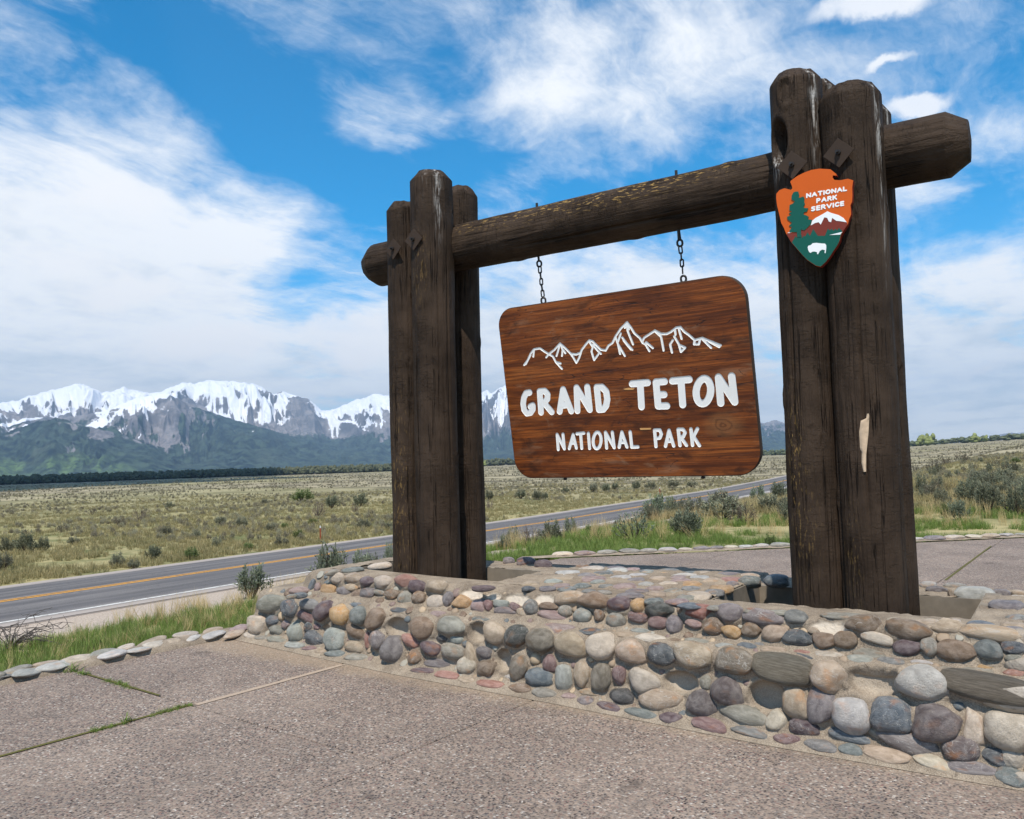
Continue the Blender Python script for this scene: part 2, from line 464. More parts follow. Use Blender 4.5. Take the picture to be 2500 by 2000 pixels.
def mat_board():
    m_, gg, b = material('stained_wood', .42, .35)
    t = tc(gg)
    w = gg.vm('ADD', t, gg.vm('SCALE', gg.n('ShaderNodeTexNoise', Vector=t, Scale=1.4).outputs['Color'], scale=.05))
    s1 = gg.mapping(w, scale=(.28, 1., 3.2)); s2 = gg.mapping(w, scale=(.5, 1., 22.))
    n1 = gg.noise(s1, 3.0, 7, .66, .25); n2 = gg.noise(s2, 5., 6, .68); n3 = gg.noise(gg.mapping(t, scale=(.4, 1., 1.6)), 4.2, 4, .55)
    n4 = gg.noise(gg.mapping(t, scale=(.16, 1., 9.)), 6., 7, .72, .2); n5 = gg.noise(gg.mapping(t, scale=(.9, 1., 2.2)), 2.6, 5, .6, .6)
    n6 = gg.noise(gg.mapping(t, scale=(.55, 1., 1.3)), 5.5, 6, .7, .8)
    c = gg.ramp(n1, [(.28, lin((78, 36, 14))), (.44, lin((122, 62, 23))), (.56, lin((158, 86, 34))), (.70, lin((182, 110, 52))), (.85, lin((124, 70, 34)))])
    c = gg.mix(gg.ss(n4, .40, .56, .60, 0.), c, lin((64, 30, 14)))
    c = gg.mix(gg.ss(n2, .40, .62, .50, 0.), c, lin((56, 26, 13)))
    c = gg.mix(gg.ss(n4, .58, .74, 0., .45), c, lin((184, 116, 60)))
    c = gg.mix(gg.ss(n6, .55, .70, 0., .50), c, lin((136, 102, 76)))
    c = gg.mix(gg.ss(n3, .58, .76, 0., .45), c, lin((150, 116, 90)))
    c = gg.mix(gg.ss(n5, .48, .30, 0., .80), c, lin((52, 27, 16)))
    c = gg.mix(gg.ss(n6, .44, .32, 0., .45), c, lin((50, 25, 14)))
    kp = gg.vm('MULTIPLY', gg.vm('SUBTRACT', t, (0.844, 0., -0.362)), (1., 0., 1.55))
    kd = gg.m('ADD', gg.vm('LENGTH', kp), gg.m('MULTIPLY', gg.m('SUBTRACT', gg.noise(t, 9., 4, .6), .5), .10))
    c = gg.mix(gg.ss(kd, .06, .20, .42, 0.), c, lin((146, 104, 66)))
    rings = gg.m('SINE', gg.m('MULTIPLY', kd, 130.))
    c = gg.mix(gg.m('MULTIPLY', gg.ss(kd, .03, .13, .55, 0.), gg.ss(rings, -.2, .9)), c, lin((62, 34, 20)))
    ck = gg.ss(gg.m('ABSOLUTE', gg.m('SUBTRACT', gg.noise(gg.mapping(w, scale=(.10, 1., 1.)), 7., 3, .5, .3), .5)), .0, .0035, 1., 0.)
    c = gg.mix(gg.m('MULTIPLY', ck, .8), c, (.008, .005, .004))
    gg.put(b.inputs['Base Color'], c)
    bump(gg, b, gg.m('SUBTRACT', n2, ck), .35, .004)
    return m_

def mat_foliage(name, rough=.8, use_attr=True, transl=.25, tint=None):
    m_, gg, b = material(name, rough, .15)
    oi = gg.n('ShaderNodeObjectInfo')
    base = oi.outputs['Color'] if tint is None else lin(tint)
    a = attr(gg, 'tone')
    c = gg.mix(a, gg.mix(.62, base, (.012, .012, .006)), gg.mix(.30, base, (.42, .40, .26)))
    hv = gg.n('ShaderNodeHueSaturation', Color=c, Hue=gg.m('ADD', .485, gg.m('MULTIPLY', oi.outputs['Random'], .03)),
              Value=gg.m('ADD', .8, gg.m('MULTIPLY', oi.outputs['Random'], .4)))
    gg.put(b.inputs['Base Color'], hv.outputs[0])
    tr = gg.n('ShaderNodeBsdfTranslucent', Color=hv.outputs[0])
    mx = gg.n('ShaderNodeMixShader', Fac=transl)
    gg.links.new(b.outputs[0], mx.inputs[1]); gg.links.new(tr.outputs[0], mx.inputs[2])
    gg.links.new(mx.outputs[0], gg.nodes['Material Output'].inputs[0])
    return m_

def mat_grass(name, dark, mid, dry):
    m_, gg, b = material(name, .6, .25)
    a = attr(gg, 'tone'); oi = gg.n('ShaderNodeObjectInfo')
    k = gg.m('ADD', gg.m('MULTIPLY', a, .75), gg.m('MULTIPLY', oi.outputs['Random'], .25))
    c = gg.ramp(k, [(0, lin(dark)), (.55, lin(mid)), (.82, lin(mid)), (1., lin(dry))])
    hp = attr(gg, 'tip')
    c = gg.mix(gg.m('MULTIPLY', hp, .25), c, lin(dry))
    gg.put(b.inputs['Base Color'], c)
    tr = gg.n('ShaderNodeBsdfTranslucent', Color=c)
    mx = gg.n('ShaderNodeMixShader', Fac=.35)
    gg.links.new(b.outputs[0], mx.inputs[1]); gg.links.new(tr.outputs[0], mx.inputs[2])
    gg.links.new(mx.outputs[0], gg.nodes['Material Output'].inputs[0])
    return m_

def mat_ground():
    m_, gg, b = material('sagebrush_flat_ground', .95, .1)
    p = pos(gg)
    r = gg.vm('LENGTH', gg.vm('MULTIPLY', p, (1, 1, 0)))
    n1 = gg.noise(p, .035, 6, .6); n2 = gg.noise(p, .35, 6, .65); n3 = gg.noise(p, 3.5, 5, .65); n4 = gg.noise(p, .008, 4, .5)
    n5 = gg.noise(gg.mapping(p, scale=(1, 1, 0)), .09, 8, .7)
    sage = gg.mix(gg.ss(n5, .42, .58), lin((100, 94, 78)), lin((160, 150, 124)))
    grass = gg.mix(gg.ss(n2, .34, .60), lin((98, 102, 66)), lin((164, 152, 112)))
    grass = gg.mix(gg.ss(n3, .45, .70, 0., .6), grass, lin((70, 84, 42)))
    f = gg.m('ADD', gg.ss(r, 50., 130.), gg.m('MULTIPLY', gg.m('SUBTRACT', n1, .5), .8), clamp=True)
    c = gg.mix(f, grass, sage)
    c = gg.mix(gg.ss(n4, .48, .62, 0., .45), c, lin((138, 134, 92)))
    soil = gg.ss(gg.noise(p, .55, 5, .6), .60, .70)
    near = gg.ss(r, 8., 45., 1., 0.)
    c = gg.mix(gg.m('MULTIPLY', soil, near), c, gg.mix(n3, lin((170, 138, 110)), lin((200, 172, 142))))
    # gravel shoulder along the near side of the road
    x = gg.n('ShaderNodeSeparateXYZ', Vector=p).outputs
    sh = gg.m('MULTIPLY', gg.ss(gg.m('ADD', x[0], gg.m('MULTIPLY', gg.m('SUBTRACT', n2, .5), 1.2)), -9.3, -8.4, 1., 0.), gg.ss(x[0], -23., -22.5))
    sh = gg.m('MULTIPLY', sh, gg.ss(x[1], 26., 60., 1., 0.))
    grav = gg.mix(gg.ss(gg.noise(p, 22., 4, .7), .3, .7), lin((142, 128, 118)), lin((190, 176, 160)))
    c = gg.mix(sh, c, grav)
    gg.put(b.inputs['Base Color'], c)
    bump(gg, b, gg.m('ADD', gg.m('MULTIPLY', n3, .3), n2), .6, .25)
    return m_

def mat_asphalt():
    m_, gg, b = material('asphalt', .85, .25)
    p = pos(gg)
    u = attr(gg, 'across')          # metres from the centre line
    n1 = gg.noise(gg.mapping(p, scale=(1., .06, 1.)), 2.2, 6, .65); n2 = gg.noise(p, 40., 3, .6)
    c = gg.mix(gg.ss(n1, .3, .72), lin((82, 80, 80)), lin((122, 118, 116)))
    c = gg.mix(gg.ss(n2, .3, .8), gg.mix(.3, c, lin((60, 58, 60))), gg.mix(.15, c, lin((170, 164, 160))))
    # wheel tracks and the lighter chip-sealed edges
    tr = gg.m('ABSOLUTE', gg.m('SUBTRACT', gg.m('ABSOLUTE', gg.m('SUBTRACT', gg.m('ABSOLUTE', u), 1.55)), .8))
    c = gg.mix(gg.ss(tr, .0, .42, .45, 0.), c, lin((70, 69, 72)))
    tar = gg.ss(gg.m('ABSOLUTE', gg.m('SUBTRACT', gg.noise(p, .35, 5, .6, .6), .5)), .0, .004, 1., 0.)
    c = gg.mix(gg.m('MULTIPLY', tar, .6), c, lin((56, 54, 56)))
    c = gg.mix(gg.ss(gg.m('ADD', gg.m('ABSOLUTE', u), gg.m('MULTIPLY', gg.m('SUBTRACT', n1, .5), .5)), 2.9, 3.5), c, lin((158, 148, 140)))
    gg.put(b.inputs['Base Color'], c)
    bump(gg, b, n2, .4, .01)
    return m_

def mat_mountain():
    m_, gg, b = material('alpine_slope', .95, .1)
    p = pos(gg)
    n1 = gg.noise(p, .004, 8, .65); n2 = gg.noise(p, .022, 5, .72)
    snow, forest, bare = attr(gg, 'snow'), attr(gg, 'forest'), attr(gg, 'bare')
    rock = gg.mix(gg.ss(n1, .35, .65), lin((98, 97, 100)), lin((152, 145, 142)))
    rock = gg.mix(gg.ss(n2, .45, .7, 0., .6), rock, lin((66, 66, 68)))
    wood = gg.mix(gg.ss(gg.noise(p, .013, 6, .75), .40, .60), lin((18, 30, 30)), lin((70, 84, 68)))
    wood = gg.mix(gg.ss(n1, .5, .68, 0., .5), wood, lin((82, 90, 74)))
    green = gg.mix(n2, lin((84, 112, 58)), lin((128, 150, 88)))
    wood = gg.mix(gg.m('MULTIPLY', bare, gg.ss(n2, .35, .6, .0, .75)), wood, green)
    fs = gg.ss(gg.m('ADD', forest, gg.m('MULTIPLY', gg.m('SUBTRACT', n2, .5), 1.5)), .38, .62)
    c = gg.mix(fs, rock, wood)
    sn = gg.ss(gg.m('ADD', snow, gg.m('MULTIPLY', gg.m('SUBTRACT', n2, .5), 1.0)), .42, .58)
    c = gg.mix(sn, c, (.86, .87, .90))
    gg.put(b.inputs['Base Color'], c)
    bump(gg, b, n2, .5, 30.)
    return m_

M = dict(agg=mat_aggregate(), mortar=mat_mortar(), stone=mat_stone(), hstone=mat_stone('layered_stone', True), log=mat_log(), board=mat_board(), pebble=mat_pebble(), deadwood=mat_plain('grey_dead_wood', (80, 74, 70), .9, .35, 30.), moss=mat_plain('mossy_joint', (88, 84, 40), .95, .45, 22.),
         ground=mat_ground(), asphalt=mat_asphalt(), mountain=mat_mountain(),
         concrete=mat_plain('board_marked_concrete', (128, 118, 104), .9, .45, 9.), soil=mat_plain('dark_soil', (84, 68, 54), .95, .4, 12.),
         strip=mat_plain('smooth_joint_mortar', (164, 146, 128), .9, .2, 20.), joint=mat_plain('mossy_joint_dirt', (98, 82, 52), .95, .4, 14.),
         yellow=mat_plain('yellow_road_paint', (226, 160, 52), .7, .22, 3.), white=mat_plain('white_road_paint', (222, 220, 214), .7, .12, 3.),
         letter=mat_plain('white_letter_paint', (240, 240, 236), .55, .04, 20.), iron=mat_plain('dark_iron', (30, 26, 24), .55, .3, 40., .5),
         plate=mat_plain('brown_painted_steel', (60, 49, 41), .7, .2, 14., .15),
         edge=mat_plain('weathered_board_edge', (62, 50, 42), .7, .35, 12.), patch=mat_plain('bare_wood_filler', (206, 156, 98), .7, .15, 30.),
         scar=mat_plain('bare_split_wood', (196, 172, 144), .75, .42, 34.),
         orange=mat_plain('orange_enamel', (200, 88, 10), .5, .05, 8.), redbrown=mat_plain('red_brown_enamel', (118, 48, 34), .45, .08, 8.),
         green=mat_plain('green_enamel', (14, 84, 70), .4, .06, 8.), enamel=mat_plain('white_enamel', (234, 236, 236), .4, .03, 8.),
         side=mat_plain('red_brown_plaque_edge', (126, 40, 28), .5, .25, 60.), rust=mat_plain('rust_brown_marker', (150, 74, 44), .7, .2, 20.),
         bark=mat_plain('grey_bark', (112, 100, 90), .9, .35, 30.), darkbark=mat_plain('dark_bark', (66, 56, 48), .9, .35, 30.),
         leaf=mat_foliage('sage_leaf'), cover=mat_foliage('low_sage_leaf', tint=(120, 124, 102)), covertan=mat_foliage('dry_bunch_leaf', tint=(176, 156, 116)),
         wood=mat_foliage('distant_leaf', tint=(58, 72, 42), transl=.1), wood2=mat_foliage('distant_pale_leaf', tint=(128, 138, 66), transl=.1),
         grass=mat_grass('green_grass', (44, 74, 20), (92, 128, 42), (196, 186, 130)),
         field=mat_grass('field_grass', (84, 94, 52), (150, 140, 96), (206, 182, 142)),
         strawg=mat_grass('straw_grass', (150, 130, 84), (196, 172, 122), (220, 200, 156)),
         cloudm=mat_plain('cloud_white', (245, 245, 245), 1., .02, 1.))

# ------------------------------------------------------------------ ground sheet
def build_ground():
    az = np.radians(np.concatenate([np.arange(-180, -76, 4.), np.arange(-76, 10, .25), np.arange(10, 180, 4.)]))
    r = np.concatenate([np.linspace(.6, 12, 40), np.geomspace(12.25, 260, 190), np.geomspace(265, 13600, 110)])
    R_, A_ = np.meshgrid(r, az, indexing='ij')
    x, y = R_ * np.sin(A_), R_ * np.cos(A_)
    z = terrain(x, y)
    V = np.stack([x, y, z], -1).reshape(-1, 3)
    F = grid_faces(len(r), len(az), wrap=True)
    c = len(V); V = np.concatenate([V, [[0, 0, -.07]]])
    T = np.stack([np.full(len(az), c), np.arange(len(az)), (np.arange(len(az)) + 1) % len(az)], -1)
    o = obj('ground', mesh_np('ground', V, [F[:, ::-1], T[:, ::-1]]), mat=M['ground'])
    return tag(o, 'dry sagebrush flat and grassy bench running out to the mountains', None, None, 'structure')
build_ground()

def mat_paint(name, rgb):
    m_, gg, b = material(name, .75, .2)
    p = pos(gg)
    worn = gg.ss(gg.noise(p, 7., 6, .7), .50, .66, 0., .75)
    gg.put(b.inputs['Base Color'], gg.mix(worn, gg.mix(gg.noise(p, .6, 4, .6), tuple(v * .82 for v in lin(rgb)), lin(rgb)), lin((112, 108, 104))))
    return m_
M['yellow'] = mat_paint('worn_yellow_paint', (224, 160, 56)); M['white'] = mat_paint('worn_white_paint', (220, 218, 212))
def ribbon(name, offs, y0, y1, lift, mat, parent=None, step=1.5, drop=0.):
    """strip along the road at the given lateral offsets from its centre line"""
    ys = np.concatenate([np.arange(y0, min(y1, 120), step), np.arange(120, y1 + 1, 4.)]) if y1 > 120 else np.arange(y0, y1 + .1, step)
    offs = np.asarray(offs, float)
    cx = road_x(ys)
    X = cx[:, None] + offs[None]; Y = np.repeat(ys[:, None], len(offs), 1)
    Z = np.repeat(terrain(cx, ys, rough=False)[:, None], len(offs), 1) + lift - .02 * np.abs(offs)[None] - drop * (np.abs(offs)[None] >= np.abs(offs).max() - 1e-6)
    V = np.stack([X, Y, Z], -1).reshape(-1, 3)
    me = mesh_np(name, V, grid_faces(len(ys), len(offs)), attrs=dict(across=np.repeat(offs[None], len(ys), 0)))
    return obj(name, me, parent, mat)
road = ribbon('road', np.linspace(-3.9, 3.7, 30), -90, 330, .12, M['asphalt'], drop=.0)
tag(road, 'two lane asphalt road running past below the sign', None, None, 'structure')
for a, b_ in ((-.17, -.06), (.06, .17)):
    ribbon('centre_line', [a, b_], -90, 330, .127, M['yellow'], road)
ribbon('edge_line', [3.08, 3.2], -90, 330, .127, M['white'], road)
ribbon('road_edge', [3.7, 3.72], -90, 330, .11, M['asphalt'], road, drop=.25)
ribbon('road_edge', [-3.92, -3.9], -90, 330, .11, M['asphalt'], road, drop=.25)

# ------------------------------------------------------------------ mountains
RIDGES = {"back":[[-69.166,3.804],[-66.178,4.229],[-65.22,4.464],[-63.529,5.063],[-62.182,5.517],[-61.776,5.45],[-60.725,4.932],[-60.078,5.069],[-59.541,5.309],[-58.308,4.96],[-57.319,5.048],[-56.167,5.588],[-55.371,5.596],[-54.313,5.846],[-53.241,5.774],[-51.451,5.565],[-50.849,5.182],[-50.349,4.88],[-49.736,5.071],[-48.882,4.791],[-48.128,4.592],[-47.133,3.746],[-46.366,3.877],[-44.812,4.504],[-43.525,4.882],[-42.602,4.728],[-40.096,4.146],[-38.095,4.392],[-36.657,4.646],[-36.193,4.864],[-35.787,5.026],[-35.534,4.763],[-34.864,5.147],[-34.253,5.389],[-32.589,6.258],[-31.283,6.647],[-29.729,5.882],[-27.766,4.815],[-25.237,4.436],[-23.041,3.504],[-20.843,3.555],[-18.719,2.773],[-17.107,2.103],[-16.686,2.141],[-16.393,2.293],[-15.985,2.113],[-15.603,1.989],[-13.84,1.488],[-11.62,1.139],[-8.792,0.257],[-6.516,-0.068]],"mid":[[-69.163,3.569],[-66.173,3.841],[-64.913,3.361],[-62.969,3.417],[-60.72,3.753],[-58.855,4.616],[-57.319,4.89],[-56.807,4.92],[-56.168,4.473],[-54.446,3.75],[-52.068,2.974],[-49.628,2.172],[-47.16,1.487],[-44.918,1.045],[-42.672,0.596],[-38.47,0.317],[-36.184,0.486],[-34.172,0.861],[-31.301,1.213],[-27.047,0.95],[-21.504,0.647],[-16.189,0.432],[-11.182,0.121],[-6.518,-0.093]],"fore":[[-69.14,1.927],[-66.158,2.383],[-64.698,2.992],[-63.32,3.391],[-62.636,3.216],[-61.332,2.808],[-59.626,2.308],[-57.318,1.441],[-55.604,0.745],[-53.952,0.491],[-49.538,0.324],[-42.708,0.145],[-32.758,0.252],[-21.521,0.229],[-11.182,0.121]],"far":[[-11.169,0.384],[-8.314,0.499],[-6.482,0.59],[-5.545,0.607],[-4.708,0.676],[-3.625,0.833],[-2.986,0.906],[-2.461,0.958],[-1.743,0.904],[-0.149,0.695],[2.683,0.306]]}
def build_mountains():
    az = np.radians(np.arange(-73, -2.5, .055)); r = np.concatenate([np.linspace(4700, 8600, 110), np.linspace(8640, 11200, 90), np.linspace(11300, 12600, 8)])
    A_, R_ = np.meshgrid(az, r)
    x, y = R_ * np.sin(A_), R_ * np.cos(A_)
    z = np.full(x.shape, -14.0); forest = np.zeros_like(x); snow = np.zeros_like(x); bare = np.zeros_like(x)
    ad = np.degrees(A_)
    fine = fbm(x / 300., y / 300., oct=4, seed=41, ridged=True)
    tiny = fbm(x / 90., y / 90., oct=3, seed=47)
    lean = np.clip(2.4 * fbm(ad * .16, A_ * 0, oct=2, seed=12), -1, 1)
    wob = .55 * fbm(x / 1400., y / 1400., oct=3, seed=3)
    which = np.zeros(x.shape, int); tt_ = np.zeros_like(x); uu_ = np.zeros_like(x); sp_ = np.zeros_like(x); hh_ = np.zeros_like(x)
    for k, (nm, Rk, W, pw, amp) in enumerate((('back', 10600., 3600., 1.15, 260.), ('mid', 8200., 2500., 1.05, 200.), ('fore', 6500., 1500., 1.1, 170.))):
        pts = np.array(RIDGES[nm])
        el = np.interp(ad, pts[:, 0], pts[:, 1])
        jag = fbm(ad * 4., np.zeros_like(A_), oct=4, seed=60 + k)
        el = el + (.075 if nm == 'back' else .04) * jag * (.4 + .6 * (el > 1))
        Rc = Rk + 420 * fbm(ad * .35, np.zeros_like(A_), oct=3, seed=70 + k)
        H = 1.6 + Rc * np.tan(np.radians(np.maximum(el, .02)))
        t = (Rc - R_) / W
        tc_ = np.clip(t, 0, 1)
        u = ad + lean * tc_ * 5.5 * (1 if k % 2 else -1) + 1.5 * wob + k * 31
        spur = .58 * fbm(u * .40, tc_ * 1.7 + wob, oct=3, seed=51 + k, ridged=True) + .42 * fbm(u * 1.05 + tc_ * 1.5, tc_ * 4.0 - ad * .3 + wob, oct=4, seed=56 + k, ridged=True)
        prof = np.where(t >= 0, np.clip(1 - t, 0, 1) ** pw, np.clip(1 + t * 3.2, 0, 1))
        mid_ = np.clip(tc_ * 7, 0, 1) * np.clip((1 - tc_) * 2.4, 0, 1)
        hk = H * prof + mid_ * (H / 900.) ** .7 * amp * (1.0 * (spur - .15) + .22 * fine) - 14 * (1 - prof)
        lim = H * np.where(t >= 0, R_ / Rc, 1.) * .985
        hk = np.where(t > .02, np.minimum(hk, lim), hk)
        hk = np.where(prof > 0, hk, -14.)
        up_ = hk > z
        z = np.where(up_, hk, z)
        for arr, val in ((which, k), (tt_, tc_), (uu_, u), (sp_, spur), (hh_, hk / np.maximum(H, 50))): arr[...] = np.where(up_, val, arr)
    slope_az = np.gradient(z, axis=1) / (np.gradient(x, axis=1) ** 2 + np.gradient(y, axis=1) ** 2) ** .5
    slope_r = np.gradient(z, axis=0) / np.gradient(R_, axis=0)
    sl = np.hypot(slope_az, slope_r)
    patch = .6 * fbm(uu_ * .55, tt_ * 2.8, oct=6, seed=101, gain=.62) + .6 * fbm(ad * 1.3 + tt_ * 2., tt_ * 7. - ad * .4, oct=5, seed=103, gain=.6)
    streak = fbm(uu_ * 3.0, tt_ * 4.5 + .8 * patch, oct=4, seed=105, gain=.6)
    h = z
    line = np.choose(which, [520., 560., 1500.]) + 90 * fbm(ad * .3, A_ * 0, oct=2, seed=9)
    snow = .5 + (h - line) / 260. + 3.6 * patch + .30 * streak - .45 * (sl - .40) - .20 * sp_
    snow = np.where(which == 0, snow - .16, snow - .25)
    # the ski-run like snow tongue low on the left
    tongue = np.exp(-((ad + 65.2 - (h - 430) / 60.) / .32) ** 2) * smooth((h - 300) / 60.) * smooth((640 - h) / 60.)
    snow = np.maximum(snow, 1.2 * tongue - .1)
    forest = np.choose(which, [.5 - (h - 330) / 170., .60 - (h - 430) / 190., .95 - (h - 400) / 260.])
    forest = forest - 2.3 * np.maximum(0, patch - .03) - .5 * np.maximum(0, streak - .05)
    forest = forest + .9 * smooth((ad + 57.4) / 3.0) * (which == 1)
    snow = np.where(which == 1, snow - .5 * smooth((ad + 57.4) / 3.0), snow)
    scree = np.exp(-((ad + 56.6 - (h - 250) / 300.) / 2.0) ** 2) * smooth((h - 40) / 90.) * smooth((560 - h) / 120.) * (which == 1)
    forest = forest - scree * (1.15 + 1.6 * streak + 1.2 * patch)
    forest = forest - .9 * np.maximum(0, patch - .12) * (which >= 1) - .5 * np.maximum(0, streak - .15)
    scree2 = np.exp(-((ad + 61.0) / 2.6) ** 2) * (which == 2) * smooth((h - 90) / 60.)
    forest = forest - .8 * scree2 * (.5 + 1.2 * patch + .8 * streak)
    bare = np.clip(smooth((150 - h) / 110.) * smooth((.25 + patch) / .4) * smooth((-57 - ad) / 5.) * (which >= 1), 0, 1)
    z = z + tiny * 9 * (z > 20)
    V = np.stack([x, y, z], -1).reshape(-1, 3)
    me = mesh_np('mountains', V, grid_faces(len(r), len(az))[:, ::-1], attrs=dict(snow=np.clip(snow, -1, 2), forest=np.clip(forest, -1, 2), bare=bare))
    tag(obj('mountains', me, mat=M['mountain']), 'jagged snow covered mountain range with forested foothills', None, None, 'structure')
    # the low snowy hills far off to the right
    az = np.radians(np.arange(-14, 6, .1)); r = np.linspace(11200, 13300, 26)
    A_, R_ = np.meshgrid(az, r); pts = np.array(RIDGES['far'])
    el = np.interp(np.degrees(A_), pts[:, 0], pts[:, 1]) + .02 * fbm(np.degrees(A_) * 3, A_ * 0, oct=3, seed=7)
    x, y = R_ * np.sin(A_), R_ * np.cos(A_)
    t = np.clip((12900 - R_) / 1700., 0, 1)
    H = 12900 * np.tan(np.radians(np.maximum(el, .05)))
    z = H * (1 - t) ** 1.1 + 12 * fbm(x / 400., y / 400., oct=4, seed=3) * t * (1 - t) * 4 - 5
    z = np.where(R_ > 12950, z - (R_ - 12950) * .4, z)
    sn = .40 + (z - 130) / 160. - .5 * fbm(x / 500., y / 300., oct=4, seed=5, ridged=True)
    me = mesh_np('hills', np.stack([x, y, z], -1).reshape(-1, 3), grid_faces(len(r), len(az))[:, ::-1], attrs=dict(snow=sn, forest=.5 - (z - 70) / 120., bare=z * 0))
    tag(obj('hills', me, mat=M['mountain']), 'low blue snow dusted hills far off to the right', None, None, 'structure')
build_mountains()

# ------------------------------------------------------------------ haze
def build_haze():
    bm = box_bm(-14200, 14200, -14200, 14200, -32., 1120.)
    me = bm_mesh('haze', bm)
    o = obj('haze', me)
    m_ = bpy.data.materials.new('thin_blue_air'); m_.use_nodes = True
    nt = m_.node_tree; nt.nodes.clear()
    v = nt.nodes.new('ShaderNodeVolumePrincipled'); ou = nt.nodes.new('ShaderNodeOutputMaterial')
    v.inputs['Color'].default_value = (.52, .74, 1.0, 1)
    v.inputs['Density'].default_value = 7.5e-05
    v.inputs['Anisotropy'].default_value = .25
    nt.links.new(v.outputs[0], ou.inputs['Volume'])
    me.materials.append(m_)
    tag(o, 'thin blue air between the sign and the mountains', None, None, 'stuff')
build_haze()

# ------------------------------------------------------------------ the cloud whose shadow lies on the far flat
def build_cloud():
    H_ = 2500.0
    k = H_ / SUN_DIR.z
    parts = []
    for (azd, r0, r1, wd) in ((-70, 520, 1500, 200), (-64, 600, 1450, 120), (-58, 760, 1400, 80), (-52, 760, 900, 24), (-53, 1100, 1380, 60), (-78, 480, 1400, 240)):
        for r_ in np.linspace(r0, r1, 6):
            a = math.radians(azd); p = np.array([r_ * math.sin(a), r_ * math.cos(a), -5.0]) + np.array(SUN_DIR) * k
            bm = bmesh.new(); bmesh.ops.create_icosphere(bm, subdivisions=3, radius=1.0)
            v = np.array([q.co[:] for q in bm.verts]); f = np.array([[q.index for q in fc.verts] for fc in bm.faces]); bm.free()
            s = 1 + .25 * fbm(v[:, 0] * 2 + r_, v[:, 1] * 2 + azd, v[:, 2] * 2, oct=3, seed=5)
            rr = (r1 - r0) / 9.0 + 25
            # long axis along the line of sight, as wide as the shadow
            ra, rb = rr * 1.05, max(wd, 26)
            loc = v * s[:, None] * np.array([rb, ra, 45.])
            c_, s_ = math.cos(-a), math.sin(-a)
            loc = np.stack([loc[:, 0] * c_ - loc[:, 1] * s_, loc[:, 0] * s_ + loc[:, 1] * c_, loc[:, 2]], -1)
            parts.append((loc + p, f))
    V, F = merge(parts)
    tag(obj('cloud', mesh_np('cloud', V, F), mat=M['cloudm']), 'white cloud overhead that shades the far flat', None, None, 'structure')
build_cloud()

# ------------------------------------------------------------------ distant woods
ICO = {}
def ico(sub):
    if sub not in ICO:
        bm = bmesh.new(); bmesh.ops.create_icosphere(bm, subdivisions=sub, radius=1.0)
        ICO[sub] = (np.array([q.co[:] for q in bm.verts]), np.array([[q.index for q in fc.verts] for fc in bm.faces])); bm.free()
    return ICO[sub]
def build_woods(name, label, spec, mat):
    """spec: (azimuth deg, distance, height, width) of each tree"""
    v0, f0 = ico(2)
    Vs, Fs, T, off = [], [], [], 0
    for (a, r_, h, w) in spec:
        a = math.radians(a); x, y = r_ * math.sin(a), r_ * math.cos(a); zb = float(terrain(np.array(x), np.array(y)))
        for q in range(3):
            cz = h * (.34 + .26 * q + .06 * random.random()); rr = w * (.52 - .10 * q + .1 * random.random())
            c = np.array([x + random.uniform(-.3, .3) * w, y + random.uniform(-.3, .3) * w, zb + cz])
            s = 1 + .45 * vnoise(v0[:, 0] * 2.3 + x, v0[:, 1] * 2.3 + y, v0[:, 2] * 2.3 + q * 5)
            v = v0 * s[:, None] * np.array([rr, rr, h * .30])
            Vs.append(v + c); Fs.append(f0 + off); off += len(v0)
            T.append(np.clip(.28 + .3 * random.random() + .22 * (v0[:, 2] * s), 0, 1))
    me = mesh_np(name, np.concatenate(Vs), np.concatenate(Fs), smooth_=False, attrs=dict(tone=np.concatenate(T)))
    return tag(obj(name, me, mat=mat), label, None, None, 'stuff')
def wood_spec(a0, a1, r0, n, h, w, dr=60):
    out = []
    for i in range(n):
        a = a0 + (a1 - a0) * (i + random.random()) / n
        hh = h * random.uniform(.72, 1.12); out.append((a, r0 + random.uniform(-dr, dr), hh, w * random.uniform(.7, 1.3)))
    return out
build_woods('distant_woods', 'dark green belt of trees at the foot of the mountains',
            wood_spec(-72, -42, 1190, 900, 9.0, 6) + wood_spec(-72, -42, 1120, 420, 7.5, 5, 20) + wood_spec(-42.5, -20, 1350, 320, 9.5, 8), M['wood'])
build_woods('distant_woods', 'low dark belt of trees on the skyline right of the sign',
            wood_spec(-20, 4, 1400, 190, 7.5, 9, 120) + wood_spec(-16, 4, 1250, 24, 7, 7, 40), M['wood'])
build_woods('distant_woods', 'pale green trees standing out along the far belt',
            wood_spec(-7.9, -7.0, 1150, 5, 12, 8, 20) + wood_spec(-5.2, -3.9, 1180, 4, 9, 7, 20) + wood_spec(-41, -36, 1250, 24, 8.5, 8, 20) + wood_spec(-30, -21, 1600, 20, 8, 8, 20), M['wood2'])

